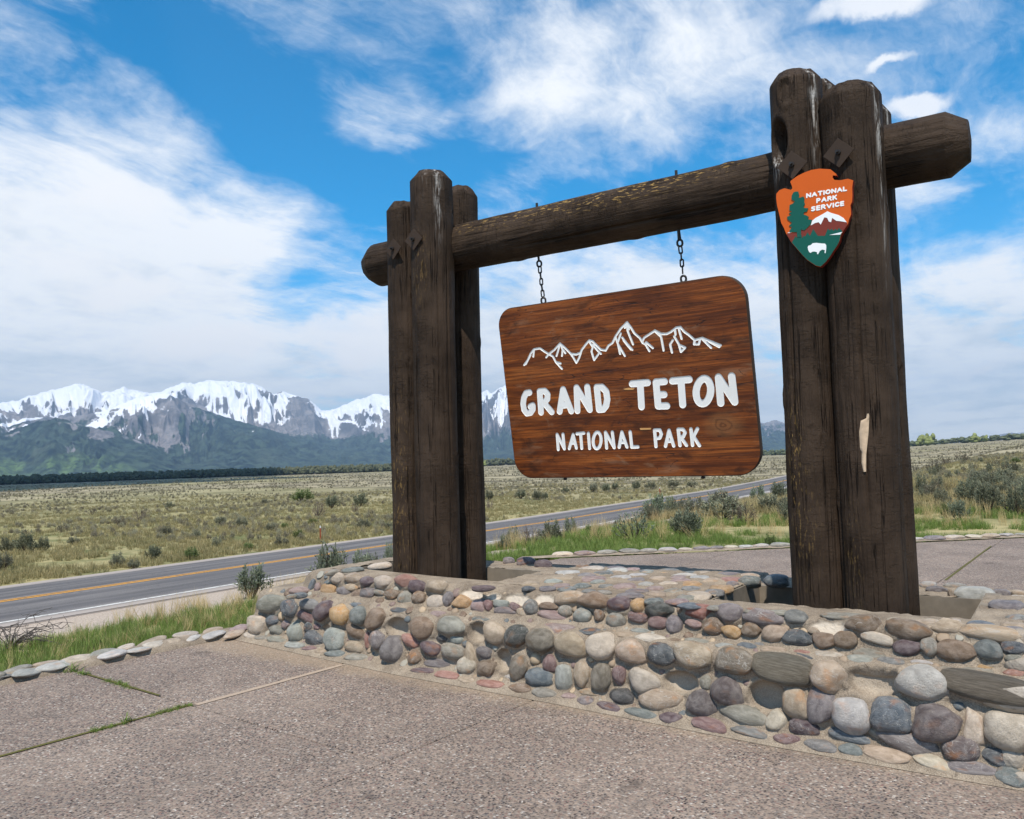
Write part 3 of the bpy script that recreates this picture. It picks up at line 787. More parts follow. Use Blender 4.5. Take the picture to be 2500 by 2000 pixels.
# ------------------------------------------------------------------ pavement
LAT = math.radians(-3.65)
LO = np.array([-5.04, 3.45]); E1 = np.array([math.cos(LAT), math.sin(LAT)]); E2 = np.array([-E1[1], E1[0]])
def lat(a, b): return LO + E1 * a + E2 * b
DIAG0, DIAG1 = np.array([-7.03, 11.46]), np.array([-.75, 17.19])
DN = (DIAG1 - DIAG0) / np.linalg.norm(DIAG1 - DIAG0); DP = np.array([-DN[1], DN[0]])     # DP points beyond the kerb
def build_pavement():
    base = bmesh.new()
    # bed under the slabs, seen only in the joints
    pts = [lat(-1.93, -9), lat(9, -9), lat(9, 16), DIAG1 + DN * 6.0, DIAG0 - DN * .3, lat(-1.93, 7.2)]
    vs = [base.verts.new((p[0], p[1], -.016)) for p in pts]; base.faces.new(vs)
    pav = obj('pavement', bm_mesh('pavement_bed', base), mat=M['joint'])
    tag(pav, 'exposed aggregate pavement round the stone base', None, None, 'structure')
    al = [-1.84, 0, 1.9, 5.7, 9.0]; bl = [-7.9, -6.0, -4.1, -2.1, 0, 1.5]
    cells = [(al[i], al[i + 1], bl[j], bl[j + 1]) for i in range(len(al) - 1) for j in range(len(bl) - 1)]
    al2 = [-2.4, -.27, 1.45, 3.14, 4.85, 6.6, 8.4]; bl2 = [3.3, 5.6, 8.0, 10.4, 12.6, 15.0]
    cells += [(al2[i], al2[i + 1], bl2[j], bl2[j + 1]) for i in range(len(al2) - 1) for j in range(len(bl2) - 1)]
    for (a0, a1, b0, b1) in cells:
        g_ = .0035 if a0 >= 1.9 or b0 < -2 else .007
        poly = [lat(a0 + g_, b0 + g_), lat(a1 - g_, b0 + g_), lat(a1 - g_, b1 - g_), lat(a0 + g_, b1 - g_)]
        # cut off what lies beyond the diagonal kerb
        clip = []
        for i in range(4):
            p, q = poly[i], poly[(i + 1) % 4]; dp, dq = (p - DIAG0) @ DP, (q - DIAG0) @ DP
            if dp <= 0: clip.append(p)
            if dp * dq < 0: clip.append(p + (q - p) * dp / (dp - dq))
        if len(clip) < 3: continue
        bm = bmesh.new()
        vs = [bm.verts.new((p[0], p[1], 0)) for p in clip]; f = bm.faces.new(vs)
        if f.normal.z < 0 or True:
            f.normal_update()
            if f.normal.z < 0: f.normal_flip()
        lo = bmesh.ops.extrude_face_region(bm, geom=[f])
        top = [v for v in lo['geom'] if isinstance(v, bmesh.types.BMVert)]
        for v in top: v.co.z += .0
        for v in vs: v.co.z = -.05
        te = [e for e in bm.edges if all(v in top for v in e.verts)]
        bmesh.ops.bevel(bm, geom=te, offset=.008, segments=2, profile=.5, affect='EDGES')
        bmesh.ops.recalc_face_normals(bm, faces=bm.faces[:])
        obj('slab', bm_mesh('slab', bm), pav, M['agg'])
    # smooth trowelled bands beside some joints
    def band(p, q, w, lift=.004, mat='strip', nm='joint_band'):
        p, q = np.array(p), np.array(q); d = (q - p) / np.linalg.norm(q - p); n = np.array([-d[1], d[0]]) * w / 2
        bm = bmesh.new(); vs = [bm.verts.new((*c, lift)) for c in (p - n, q - n, q + n, p + n)]; bm.faces.new(vs)
        bmesh.ops.recalc_face_normals(bm, faces=bm.faces[:])
        obj(nm, bm_mesh(nm, bm), pav, M[mat])
    band(lat(.035, .02), lat(.035, 1.3), .05)
    band(lat(-1.86, -.25), lat(-1.86, 1.5), .07); band(lat(-1.86, -9), lat(-1.86, -.3), .055)
    band(lat(-1.8, 1.42), lat(.0, 1.36), .045)
    for p, q, w in ((lat(0, -.02), lat(0, -1.9), .030), (lat(-1.5, 0), lat(-.4, 0), .022), (lat(-1.79, -.3), lat(-1.82, -1.9), .04), (lat(3.19, 8.1), lat(3.12, 12.3), .028)):
        band(p, q, w, .0055, 'moss', 'joint_moss')
    return pav
build_pavement()

# ------------------------------------------------------------------ river stones
def stone_meshes():
    out = []
    v0, f0 = ico(3)
    for k in range(14):
        rs = np.random.default_rng(100 + k)
        p = rs.uniform(2.0, 2.55)
        v = v0 / (np.sum(np.abs(v0) ** p, axis=1) ** (1 / p))[:, None]
        v = v * (1 + .15 * vnoise(v0[:, 0] * 1.3 + k * 7, v0[:, 1] * 1.3, v0[:, 2] * 1.3 + k, seed=k) + .05 * vnoise(v0[:, 0] * 3.1, v0[:, 1] * 3.1 + k, v0[:, 2] * 3.1, seed=k + 50))[:, None]
        v[:, 0] *= 1 + rs.uniform(-.32, .32) * v0[:, 2]
        v[:, 2] *= 1 + rs.uniform(-.2, .2) * v0[:, 0]
        for _ in range(rs.integers(0, 4)):       # worn facets
            n = rs.normal(size=3); n /= np.linalg.norm(n); lim = rs.uniform(.70, .92)
            d = v @ n; v = v - np.maximum(0, d - lim)[:, None] * n * .9
        mx = np.abs(v).max(0); v = v / mx
        out.append(mesh_np('stone_shape_%d' % k, v, f0, mats=[M['stone']]))
    v = v0 / (np.sum(np.abs(v0) ** 3, axis=1) ** (1 / 3.))[:, None]
    v = v * (1 + .08 * vnoise(v0[:, 0] * 2, v0[:, 1] * 2, v0[:, 2] * 2, seed=4) + .06 * vnoise(v0[:, 0] * 1.5, v0[:, 1] * 4, v0[:, 2] * 14, seed=9))[:, None]
    out.append(mesh_np('stone_shape_layered', v / np.abs(v).max(0), f0, mats=[M['hstone']]))
    return out
STONES = stone_meshes()
PAL = dict(g=(128, 126, 122), d=(72, 82, 90), b=(98, 110, 120), k=(56, 56, 60), p=(98, 74, 80), m=(168, 138, 132), r=(176, 118, 100), R=(158, 92, 74), o=(196, 150, 88),
           t=(190, 164, 134), c=(210, 192, 168), w=(196, 190, 182), n=(138, 110, 82), l=(150, 144, 128), e=(112, 120, 116), a=(160, 163, 152), u=(134, 96, 94),
           v=(128, 116, 116), x=(64, 70, 64), y=(122, 110, 92), q=(106, 92, 92), h=(172, 156, 130), P=(86, 62, 72))
def put_stone(parent, p, n, w, h, th, ang, colr, out=.10, along=(1, 0, 0)):
    """stone of width w and height h bedded in a surface with normal n at p"""
    n = Vector(n).normalized(); X = Vector(along); X = (X - n * X.dot(n)).normalized(); Z = n.cross(X) * -1
    if Z.z < -1e-3 or (abs(Z.z) <= 1e-3 and Z.y < 0): Z = -Z
    Y = Z.cross(X)
    t = math.radians(ang)
    X2 = X * math.cos(t) + Z * math.sin(t); Z2 = -X * math.sin(t) + Z * math.cos(t)
    me = STONES[-1] if colr == 'h' else random.choice(STONES[:-1])
    o = bpy.data.objects.new('stone', me)
    sx, sz = random.choice((-1, 1)), random.choice((-1, 1))
    c = Vector(p) + n * out
    o.matrix_world = Matrix(((X2.x * w / 2 * sx, Y.x * th / 2 * sx * sz, Z2.x * h / 2 * sz, c.x), (X2.y * w / 2 * sx, Y.y * th / 2 * sx * sz, Z2.y * h / 2 * sz, c.y), (X2.z * w / 2 * sx, Y.z * th / 2 * sx * sz, Z2.z * h / 2 * sz, c.z), (0, 0, 0, 1)))
    col = np.array(lin(PAL[colr])); lum = col @ np.array([.3, .6, .1])
    col = (col * .86 + lum * np.array([1.04, 1.0, .90]) * .14) * random.uniform(.85, 1.12) * STONE_K
    o.color = (*np.clip(col * np.array([random.uniform(.96, 1.04), 1, random.uniform(.96, 1.04)]), 0, 1), 1)
    COL.objects.link(o); o.parent = parent
    return o
STONE_K = 1.0

# ------------------------------------------------------------------ the tiered stone base
BX = [-7.2, -6.5, -6.0, -5.0, -4.3, -2.9, -2.0, -1.5, -.9, -.4, 1.0]; BY = [5.0, 4.94, 4.88, 4.78, 4.71, 4.66, 4.60, 4.57, 4.555, 4.55, 4.55]
PD = np.array([0, .10, .15, .20, .24, .32, .345, .375, .42, .66]); PZ = np.array([0.0, .05, .10, .42, .455, .475, .50, .60, .645, .65])
PT = np.concatenate([[0], np.cumsum(np.hypot(np.diff(PD), np.diff(PZ)))])
XL, XR, YBACK = -6.62, .75, 6.78
def front_y(x): return np.interp(x, BX, BY)
FRONT = [["F",-6.172,0.428,0.43,0.183,5,"l"],["F",-6.021,0.411,0.218,0.063,55,"l"],["F",-5.87,0.408,0.243,0.197,0,"d"],["F",-5.6,0.466,0.268,0.113,0,"g"],["F",-5.381,0.435,0.265,0.17,30,"p"],["F",-5.154,0.425,0.271,0.189,0,"o"],["F",-4.911,0.446,0.184,0.167,0,"e"],["F",-4.702,0.44,0.254,0.174,20,"n"],["F",-6.123,0.282,0.217,0.102,0,"b"],["F",-6.347,0.218,0.274,0.193,0,"c"],["F",-5.912,0.268,0.125,0.085,0,"m"],["F",-5.638,0.365,0.239,0.091,-15,"u"],["F",-5.746,0.23,0.207,0.198,0,"a"],["F",-5.579,0.277,0.116,0.105,0,"d"],["F",-5.468,0.295,0.098,0.067,0,"u"],["F",-5.461,0.191,0.286,0.141,-10,"d"],["F",-5.186,0.222,0.218,0.21,0,"a"],["F",-4.953,0.307,0.228,0.106,-10,"n"],["F",-4.945,0.187,0.227,0.106,0,"t"],["F",-4.803,0.264,0.068,0.147,10,"r"],["F",-4.661,0.272,0.167,0.179,20,"v"],["F",-4.462,0.225,0.227,0.223,0,"v"],["F",-6.04,0.198,0.226,0.102,0,"l"],["S",-4.462,0.393,0.24,0.156,0,"-"],["S",-5.345,0.28,0.103,0.091,0,"-"],["K",-6.395,0.088,0.195,0.066,0,"c"],["K",-6.203,0.096,0.202,0.057,0,"l"],["K",-5.98,0.108,0.267,0.093,0,"l"],["K",-5.687,0.085,0.26,0.092,0,"a"],["K",-5.458,0.093,0.236,0.057,12,"u"],["K",-5.314,0.086,0.155,0.068,10,"t"],["K",-5.118,0.092,0.256,0.094,0,"e"],["K",-4.872,0.089,0.271,0.085,5,"l"],["L",-5.002,0.525,0.168,0.048,0,"b"],["L",-4.65,0.535,0.116,0.034,0,"g"],["L",-4.494,0.531,0.169,0.051,0,"d"],["U",-5.661,0.638,0.081,0.1,0,"m"],["U",-5.503,0.619,0.198,0.106,0,"o"],["U",-5.292,0.605,0.193,0.097,0,"v"],["U",-5.22,0.683,0.184,0.075,0,"t"],["U",-5.095,0.583,0.157,0.08,0,"n"],["U",-4.976,0.634,0.18,0.109,0,"v"],["U",-4.845,0.675,0.135,0.054,0,"l"],["U",-4.68,0.662,0.164,0.096,0,"n"],["U",-5.754,0.652,0.072,0.14,-15,"b"],["E",-5.429,0.776,0.197,0.114,0,"c"],["E",-5.217,0.794,0.228,0.105,0,"t"],["E",-5.014,0.773,0.188,0.099,5,"p"],["E",-4.822,0.781,0.206,0.123,0,"c"],["E",-4.557,0.817,0.277,0.12,0,"r"],["E",-4.411,0.782,0.199,0.111,0,"p"],["E",-4.204,0.794,0.228,0.127,0,"t"],["S",-3.842,0.773,0.231,0.087,0,"-"],["S",-3.631,0.77,0.163,0.061,0,"-"],["S",-3.414,0.763,0.256,0.101,0,"-"],["S",-3.18,0.781,0.184,0.099,0,"-"],["U",-4.507,0.649,0.165,0.118,0,"l"],["U",-4.351,0.666,0.144,0.12,0,"n"],["U",-4.159,0.644,0.184,0.121,0,"c"],["U",-4.054,0.677,0.1,0.135,0,"v"],["U",-3.906,0.676,0.197,0.108,-5,"o"],["U",-3.744,0.652,0.136,0.11,0,"m"],["U",-3.658,0.672,0.094,0.082,-30,"u"],["U",-3.545,0.691,0.146,0.064,0,"a"],["U",-3.415,0.679,0.094,0.06,-15,"u"],["U",-3.276,0.691,0.133,0.119,0,"g"],["U",-3.128,0.709,0.175,0.058,0,"n"],["U",-3.497,0.6,0.226,0.073,0,"v"],["U",-3.323,0.618,0.155,0.072,0,"t"],["U",-3.088,0.621,0.271,0.083,-5,"m"],["L",-4.083,0.541,0.182,0.057,0,"m"],["L",-4.489,0.529,0.171,0.051,0,"d"],["L",-3.236,0.542,0.115,0.039,0,"u"],["L",-3.649,0.541,0.168,0.055,0,"e"],["F",-4.173,0.425,0.264,0.189,0,"n"],["F",-3.896,0.461,0.294,0.154,0,"l"],["F",-3.478,0.455,0.229,0.164,-15,"t"],["F",-3.285,0.455,0.237,0.167,25,"x"],["F",-3.078,0.448,0.243,0.17,0,"y"],["F",-4.296,0.313,0.196,0.106,-15,"r"],["F",-3.991,0.36,0.111,0.055,0,"k"],["F",-3.841,0.366,0.125,0.061,0,"a"],["F",-4.087,0.276,0.224,0.118,-10,"p"],["F",-4.236,0.196,0.133,0.14,0,"n"],["F",-3.863,0.28,0.224,0.122,0,"l"],["F",-3.694,0.282,0.195,0.093,-70,"t"],["F",-3.569,0.31,0.155,0.106,0,"v"],["F",-3.724,0.193,0.172,0.127,0,"c"],["F",-3.541,0.193,0.165,0.138,0,"n"],["F",-3.249,0.245,0.164,0.204,-20,"y"],["F",-3.002,0.299,0.117,0.131,0,"u"],["F",-3.075,0.197,0.221,0.144,0,"b"],["S",-3.655,0.44,0.168,0.154,0,"-"],["S",-3.399,0.271,0.145,0.161,0,"-"],["K",-4.101,0.091,0.242,0.066,5,"p"],["K",-4.008,0.175,0.27,0.079,0,"v"],["K",-3.868,0.088,0.231,0.077,0,"r"],["K",-3.455,0.075,0.261,0.083,0,"r"],["K",-3.67,0.074,0.157,0.064,0,"t"],["K",-3.204,0.087,0.196,0.093,0,"n"],["K",-3.007,0.08,0.208,0.092,0,"l"],["K",-3.312,0.164,0.135,0.044,0,"w"],["F",-2.838,0.443,0.266,0.173,-5,"t"],["F",-2.601,0.461,0.208,0.18,20,"c"],["F",-2.38,0.453,0.227,0.159,-5,"t"],["F",-2.159,0.465,0.23,0.16,0,"d"],["F",-2.884,0.226,0.139,0.202,0,"a"],["F",-2.741,0.265,0.13,0.182,0,"t"],["F",-2.591,0.261,0.151,0.195,0,"y"],["F",-2.46,0.298,0.112,0.143,0,"u"],["F",-2.273,0.284,0.245,0.167,-10,"c"],["F",-2.434,0.164,0.191,0.125,0,"k"],["F",-2.172,0.183,0.311,0.154,0,"t"],["K",-2.818,0.093,0.12,0.053,0,"m"],["K",-2.677,0.075,0.127,0.09,0,"v"],["K",-2.674,0.15,0.168,0.052,0,"t"],["K",-2.504,0.073,0.194,0.077,-8,"p"],["K",-2.271,0.06,0.231,0.083,-5,"e"],["K",-2.074,0.07,0.153,0.092,0,"p"],["U",-2.977,0.686,0.107,0.09,0,"l"],["U",-2.825,0.661,0.151,0.118,0,"a"],["U",-2.7,0.681,0.089,0.088,0,"n"],["U",-2.569,0.658,0.152,0.103,0,"l"],["U",-2.407,0.697,0.15,0.073,-5,"u"],["U",-2.25,0.676,0.151,0.089,0,"u"],["U",-2.142,0.676,0.116,0.126,0,"v"],["U",-2.902,0.605,0.095,0.041,0,"t"],["L",-2.706,0.545,0.201,0.071,0,"d"],["L",-2.966,0.537,0.26,0.09,0,"m"],["L",-2.467,0.559,0.165,0.059,0,"t"],["L",-2.261,0.556,0.228,0.083,0,"c"],["L",-2.375,0.626,0.164,0.059,0,"a"],["L",-2.1,0.563,0.077,0.039,0,"n"],["E",-2.964,0.805,0.234,0.103,10,"t"],["E",-2.76,0.799,0.282,0.131,0,"n"],["E",-2.554,0.793,0.193,0.118,5,"p"],["E",-2.417,0.797,0.121,0.116,0,"o"],["E",-2.252,0.784,0.215,0.123,0,"x"],["E",-1.992,0.793,0.217,0.106,0,"R"],["E",-2.119,0.799,0.048,0.066,0,"n"],["E",-1.783,0.812,0.198,0.135,0,"v"],["E",-1.57,0.803,0.267,0.11,-3,"v"],["E",-1.381,0.819,0.142,0.103,0,"g"],["F",-1.948,0.474,0.276,0.164,-5,"t"],["F",-1.688,0.476,0.276,0.17,-5,"y"],["F",-1.404,0.468,0.36,0.181,-5,"h"],["F",-1.87,0.33,0.091,0.098,0,"l"],["F",-1.733,0.303,0.214,0.182,-10,"q"],["F",-1.335,0.3,0.155,0.194,5,"t"],["F",-1.893,0.204,0.206,0.179,0,"q"],["F",-1.439,0.177,0.129,0.136,0,"c"],["F",-1.632,0.173,0.312,0.134,-8,"l"],["F",-1.287,0.168,0.171,0.106,-5,"P"],["S",-2.034,0.31,0.231,0.125,0,"-"],["S",-1.503,0.306,0.219,0.171,0,"-"],["K",-1.825,0.074,0.249,0.101,-8,"u"],["K",-1.581,0.073,0.238,0.079,-6,"g"],["K",-1.376,0.071,0.156,0.079,0,"u"],["U",-2.011,0.695,0.124,0.061,-5,"m"],["U",-1.879,0.688,0.145,0.119,0,"n"],["U",-1.759,0.665,0.143,0.088,-10,"o"],["U",-1.64,0.692,0.134,0.093,-5,"n"],["U",-1.494,0.693,0.16,0.114,10,"t"],["U",-1.365,0.675,0.192,0.101,0,"d"],["U",-1.274,0.725,0.069,0.044,0,"t"],["L",-1.965,0.581,0.158,0.065,0,"l"],["L",-1.783,0.568,0.12,0.059,0,"a"],["L",-1.648,0.593,0.133,0.08,-3,"b"],["L",-1.482,0.586,0.155,0.075,0,"t"],["L",-1.325,0.604,0.101,0.046,0,"r"],["L",-1.314,0.556,0.13,0.05,-8,"d"],["L",-1.579,0.639,0.074,0.033,0,"g"],["E",-1.006,0.817,0.21,0.115,5,"n"],["E",-0.783,0.805,0.25,0.135,-8,"n"],["S",-1.191,0.78,0.234,0.103,0,"-"],["U",-1.21,0.672,0.139,0.098,0,"n"],["U",-1.095,0.695,0.136,0.103,0,"n"],["U",-0.933,0.718,0.176,0.065,-10,"c"],["U",-0.785,0.683,0.154,0.093,0,"p"],["U",-0.674,0.7,0.099,0.109,5,"l"],["L",-1.182,0.605,0.17,0.08,0,"c"],["L",-1.01,0.598,0.154,0.082,0,"a"],["L",-0.974,0.653,0.203,0.08,-8,"l"],["L",-0.852,0.605,0.155,0.089,-5,"g"],["L",-0.709,0.626,0.117,0.058,0,"w"],["F",-1.203,0.292,0.163,0.212,-20,"v"],["F",-1.158,0.463,0.212,0.189,-15,"t"],["F",-1.044,0.281,0.212,0.213,0,"w"],["F",-0.844,0.303,0.223,0.191,0,"b"],["F",-0.922,0.204,0.11,0.068,-25,"l"],["F",-1.053,0.156,0.224,0.074,-8,"b"],["F",-0.772,0.177,0.339,0.122,-12,"v"],["S",-0.931,0.462,0.279,0.167,0,"-"],["K",-1.196,0.072,0.189,0.093,-3,"g"],["K",-1.041,0.075,0.128,0.085,0,"e"],["K",-0.866,0.078,0.238,0.107,-8,"t"],["E",-0.585,0.867,0.196,0.097,0,"t"],["E",-0.374,0.829,0.331,0.094,-3,"t"],["U",-0.545,0.694,0.205,0.135,0,"n"],["U",-0.396,0.713,0.147,0.113,-20,"e"],["U",-0.293,0.735,0.109,0.069,5,"d"],["U",-0.265,0.749,0.04,0.124,0,"c"],["U",-0.288,0.68,0.092,0.052,0,"l"],["L",-0.593,0.579,0.095,0.059,0,"l"],["L",-0.418,0.653,0.123,0.049,0,"o"],["L",-0.446,0.607,0.163,0.065,0,"l"],["L",-0.292,0.622,0.114,0.073,-5,"r"],["F",-0.687,0.484,0.271,0.193,-8,"w"],["F",-0.393,0.497,0.447,0.154,-5,"h"],["F",-0.641,0.293,0.266,0.21,5,"q"],["F",-0.467,0.311,0.123,0.199,5,"c"],["F",-0.319,0.312,0.222,0.195,-5,"c"],["F",-0.527,0.194,0.182,0.148,0,"q"],["F",-0.356,0.175,0.196,0.1,-3,"d"],["F",-0.271,0.223,0.063,0.062,0,"l"],["K",-0.659,0.086,0.178,0.096,-12,"c"],["K",-0.472,0.085,0.245,0.094,2,"v"],["K",-0.315,0.074,0.147,0.109,-10,"e"]]
TOPS = [[-5.448,5.156,0.168,0.092,5,"l",0.043,0],[-5.379,5.32,0.218,0.12,0,"e",0.052,0],[-5.351,5.643,0.233,0.128,0,"c",0.056,0],[-3.678,4.987,0.187,0.065,-5,"p",0.043,0],[-2.528,5.109,0.194,0.194,0,"v",0.041,0],[-2.312,5.012,0.134,0.126,0,"e",0.034,0],[-2.167,5.053,0.168,0.143,0,"m",0.036,0],[-2.039,4.956,0.171,0.117,0,"b",0.033,0],[-1.872,4.96,0.11,0.095,0,"l",0.031,0],[-1.635,4.953,0.115,0.057,0,"l",0.027,0],[-1.494,4.974,0.162,0.088,0,"l",0.03,0],[-2.105,5.276,0.191,0.191,-8,"c",0.058,0],[-2.069,5.469,0.14,0.14,-8,"g",0.048,0],[-2.069,5.622,0.181,0.181,-8,"o",0.058,0],[-2.094,5.906,0.099,0.099,0,"v",0.043,0],[-2.155,6.054,0.204,0.204,-8,"r",0.047,0],[-2.01,6.044,0.186,0.134,0,"e",0.079,0],[-1.849,6.175,0.197,0.142,0,"b",0.084,0],[-2.282,5.963,0.163,0.163,0,"t",0.042,0],[-2.356,5.79,0.17,0.167,0,"o",0.036,0],[-2.421,6.085,0.168,0.159,0,"w",0.035,0],[-2.497,5.692,0.17,0.17,0,"c",0.039,0],[-2.665,5.652,0.121,0.121,0,"w",0.034,0],[-2.495,5.905,0.165,0.152,0,"m",0.035,0],[-2.569,6.059,0.159,0.159,0,"m",0.035,0],[-2.695,5.928,0.147,0.147,0,"t",0.04,0],[-2.82,5.799,0.146,0.146,0,"v",0.035,0],[-2.908,6.03,0.184,0.17,0,"w",0.036,0],[-2.992,5.876,0.182,0.137,0,"w",0.033,0],[-3.199,6.239,0.182,0.182,0,"w",0.042,0],[-2.797,6.281,0.144,0.144,0,"o",0.036,0],[-2.912,6.232,0.122,0.122,0,"a",0.041,0],[-2.587,6.207,0.216,0.114,0,"w",0.03,0],[-2.4,6.248,0.16,0.139,0,"l",0.033,0],[-2.521,6.482,0.167,0.167,0,"t",0.036,0],[-2.344,6.473,0.241,0.205,0,"v",0.038,0],[-2.164,6.504,0.177,0.127,0,"t",0.035,0],[-2.631,6.478,0.19,0.125,0,"e",0.031,0],[-2.837,6.479,0.194,0.194,0,"g",0.039,0],[-3.005,6.408,0.16,0.16,0,"g",0.034,0],[-3.161,6.433,0.151,0.151,0,"m",0.037,0],[-3.353,6.493,0.214,0.142,0,"v",0.032,0],[-3.489,6.437,0.155,0.155,0,"d",0.038,0],[-3.648,6.42,0.157,0.157,0,"n",0.049,0],[-3.439,6.228,0.232,0.232,0,"c",0.043,0],[-3.481,5.906,0.224,0.224,0,"w",0.044,0],[-3.288,5.866,0.165,0.165,0,"v",0.036,0],[-3.398,5.622,0.279,0.246,0,"t",0.043,0],[-3.226,6.015,0.189,0.179,0,"e",0.036,0],[-3.373,5.482,0.158,0.158,0,"a",0.038,0],[-3.145,5.732,0.203,0.189,0,"m",0.038,0],[-3.036,5.594,0.124,0.124,0,"a",0.035,0],[-3.191,5.313,0.142,0.142,0,"m",0.034,0],[-3.05,5.376,0.151,0.151,0,"e",0.037,0],[-3.223,5.163,0.129,0.129,0,"v",0.034,0],[-3.078,5.196,0.148,0.148,0,"e",0.036,0],[-3.475,5.327,0.167,0.153,0,"t",0.035,0],[-3.354,5.104,0.11,0.11,0,"d",0.032,0],[-2.884,5.451,0.13,0.093,0,"g",0.029,0],[-2.758,5.474,0.189,0.186,0,"m",0.039,0],[-2.771,5.177,0.124,0.124,0,"l",0.033,0],[-2.89,5.185,0.116,0.085,0,"g",0.029,0],[-2.516,5.483,0.146,0.133,0,"m",0.034,0],[-2.403,5.255,0.149,0.149,0,"t",0.042,0],[-2.355,5.43,0.143,0.143,0,"l",0.038,0],[-2.285,5.588,0.155,0.131,0,"g",0.033,0],[-2.164,5.22,0.163,0.163,0,"l",0.041,0],[-2.588,5.336,0.173,0.106,0,"v",0.031,0],[-4.598,6.669,0.122,0.088,0,"v",0.072,0],[-4.385,6.655,0.196,0.141,0,"p",0.086,0],[-4.097,6.499,0.174,0.126,0,"p",0.097,0],[-1.145,5.025,0.248,0.118,0,"l",0.031,0],[-0.862,5.022,0.078,0.069,0,"c",0.028,0],[-0.724,5.03,0.165,0.078,0,"t",0.025,0],[-0.443,5.072,0.154,0.136,0,"b",0.036,0],[-0.294,5.014,0.112,0.104,0,"v",0.033,0],[-0.295,5.129,0.127,0.11,0,"t",0.033,0],[-0.684,5.093,0.086,0.041,0,"c",0.024,0],[-0.568,5.132,0.059,0.059,0,"c",0.028,0],[-0.357,5.719,0.199,0.199,0,"v",0.062,0],[-0.283,5.327,0.132,0.132,0,"g",0.043,0],[-0.903,6.678,0.123,0.088,0,"w",0.05,0],[-0.825,6.478,0.144,0.104,0,"q",0.048,0],[-0.72,6.327,0.045,0.033,0,"t",0.063,0],[-0.586,6.368,0.255,0.184,0,"w",0.086,0],[-0.437,6.474,0.122,0.088,0,"v",0.054,0],[-0.337,6.536,0.098,0.07,0,"t",0.046,0],[-0.742,6.757,0.165,0.119,0,"l",0.033,0],[-0.335,6.345,0.118,0.085,0,"c",0.037,0],[-5.812,5.084,0.192,0.115,5,"m",0.067,0.47],[-5.627,4.942,0.133,0.08,5,"b",0.047,0.47],[-5.657,4.863,0.099,0.059,5,"l",0.035,0.47]]
PITS = [(-5.55, -3.80, 5.28, 6.30), (-2.03, -.50, 5.27, 6.30)]
def build_base():
    root = thing('stone_planter', 'tiered river stone and mortar base round the foot of the sign posts', 'stone base', (XL, 4.9, 0))
    bpy.context.view_layer.update()
    inv = Matrix.Translation((-XL, -4.9, 0))
    def part(name, me, mat):
        o = obj(name, me, root, mat); o.matrix_parent_inverse = inv; return o
    tt = np.concatenate([np.arange(0, PT[-1], .0115), [PT[-1]]])
    k = np.exp(-.5 * (np.arange(-3, 4) / 1.5) ** 2); k /= k.sum()
    def sm(a):
        fine = np.interp(np.concatenate([np.linspace(-.03, 0, 4)[:-1] * 0, tt, [PT[-1]] * 3]), PT, a)
        q = np.convolve(np.pad(np.interp(tt, PT, a), 3, mode='edge'), k, mode='valid'); return q
    D, Z = sm(PD), sm(PZ)
    dD, dZ = np.gradient(D), np.gradient(Z); L = np.hypot(dD, dZ); nD, nZ = -dZ / L, dD / L      # outward: -inward for walls, up for ledges
    def relief(X, T, P):
        R_ = .010 * fbm(P[..., 0] * 9, P[..., 1] * 9, P[..., 2] * 9, oct=4, seed=21) + .006 * fbm(P[..., 0] * 30, P[..., 1] * 30, P[..., 2] * 30, oct=2, seed=22)
        S_ = np.zeros_like(X)
        for (kd, sx, st, w, h, an, c) in sorted(FRONT, key=lambda q: q[0] == 'S'):
            m_ = (np.abs(X - sx) < w * 1.2 + .03) & (np.abs(T - st) < max(w, h) * 1.2 + .03)
            if not m_.any(): continue
            dx, dt = X[m_] - sx, T[m_] - st
            a = math.radians(an); u_ = dx * math.cos(a) + dt * math.sin(a); v_ = -dx * math.sin(a) + dt * math.cos(a)
            q = np.sqrt((u_ / (w / 2)) ** 2 + (v_ / (h / 2)) ** 2)
            sc = min(w, h)
            if kd == 'S':
                dep = -(.46 if st < .55 else .20) * min(sc, .2) * np.clip(1 - q ** 3, 0, 1) ** .5 + .014 * np.exp(-((q - 1.10) / .10) ** 2)
                R_[m_] += dep
                S_[m_] = np.maximum(S_[m_], smooth((1.0 - q) / .25) * (1.0 if st > .55 else .35))
            else:
                R_[m_] = np.maximum(R_[m_], (.16 * sc if kd in 'FUE' else .06 * sc) * np.exp(-(np.maximum(0, q - .9) / .20) ** 2) + R_[m_] * .6)
        return R_, S_
    ucol = np.linspace(0, 1, 620)
    dd, uu = np.meshgrid(D, ucol, indexing='ij'); zz = np.repeat(Z[:, None], len(ucol), 1); T = np.repeat(tt[:, None], len(ucol), 1)
    dl = dd + .36 * smooth((dd - .25) / .07)
    X = (XL + dl) + uu * (XR - XL - dl)
    P = np.stack([X, front_y(X) + dd, zz], -1)
    R_, S_ = relief(X, T, P)
    R_ *= smooth(T / .04) * smooth((PT[-1] - T) / .06)
    P[..., 1] += R_ * nD[:, None]; P[..., 2] += R_ * nZ[:, None]
    part('front_tiers', mesh_np('front_tiers', P.reshape(-1, 3), grid_faces(len(tt), len(ucol)), attrs=dict(socket=S_)), M['mortar'])
    # left end, same steps turned round the corner
    wv = np.linspace(0, 1, 120); dd, ww = np.meshgrid(D, wv, indexing='ij')
    X = XL + dd + .36 * smooth((dd - .25) / .07); y0 = front_y(X) + dd
    P = np.stack([X, y0 + ww * (YBACK - y0), np.repeat(Z[:, None], len(wv), 1)], -1)
    rr = (.012 * fbm(P[..., 0] * 9, P[..., 1] * 9, P[..., 2] * 9, oct=4, seed=21)) * smooth(ww / .05) * smooth(np.repeat(tt[:, None], len(wv), 1) / .04)
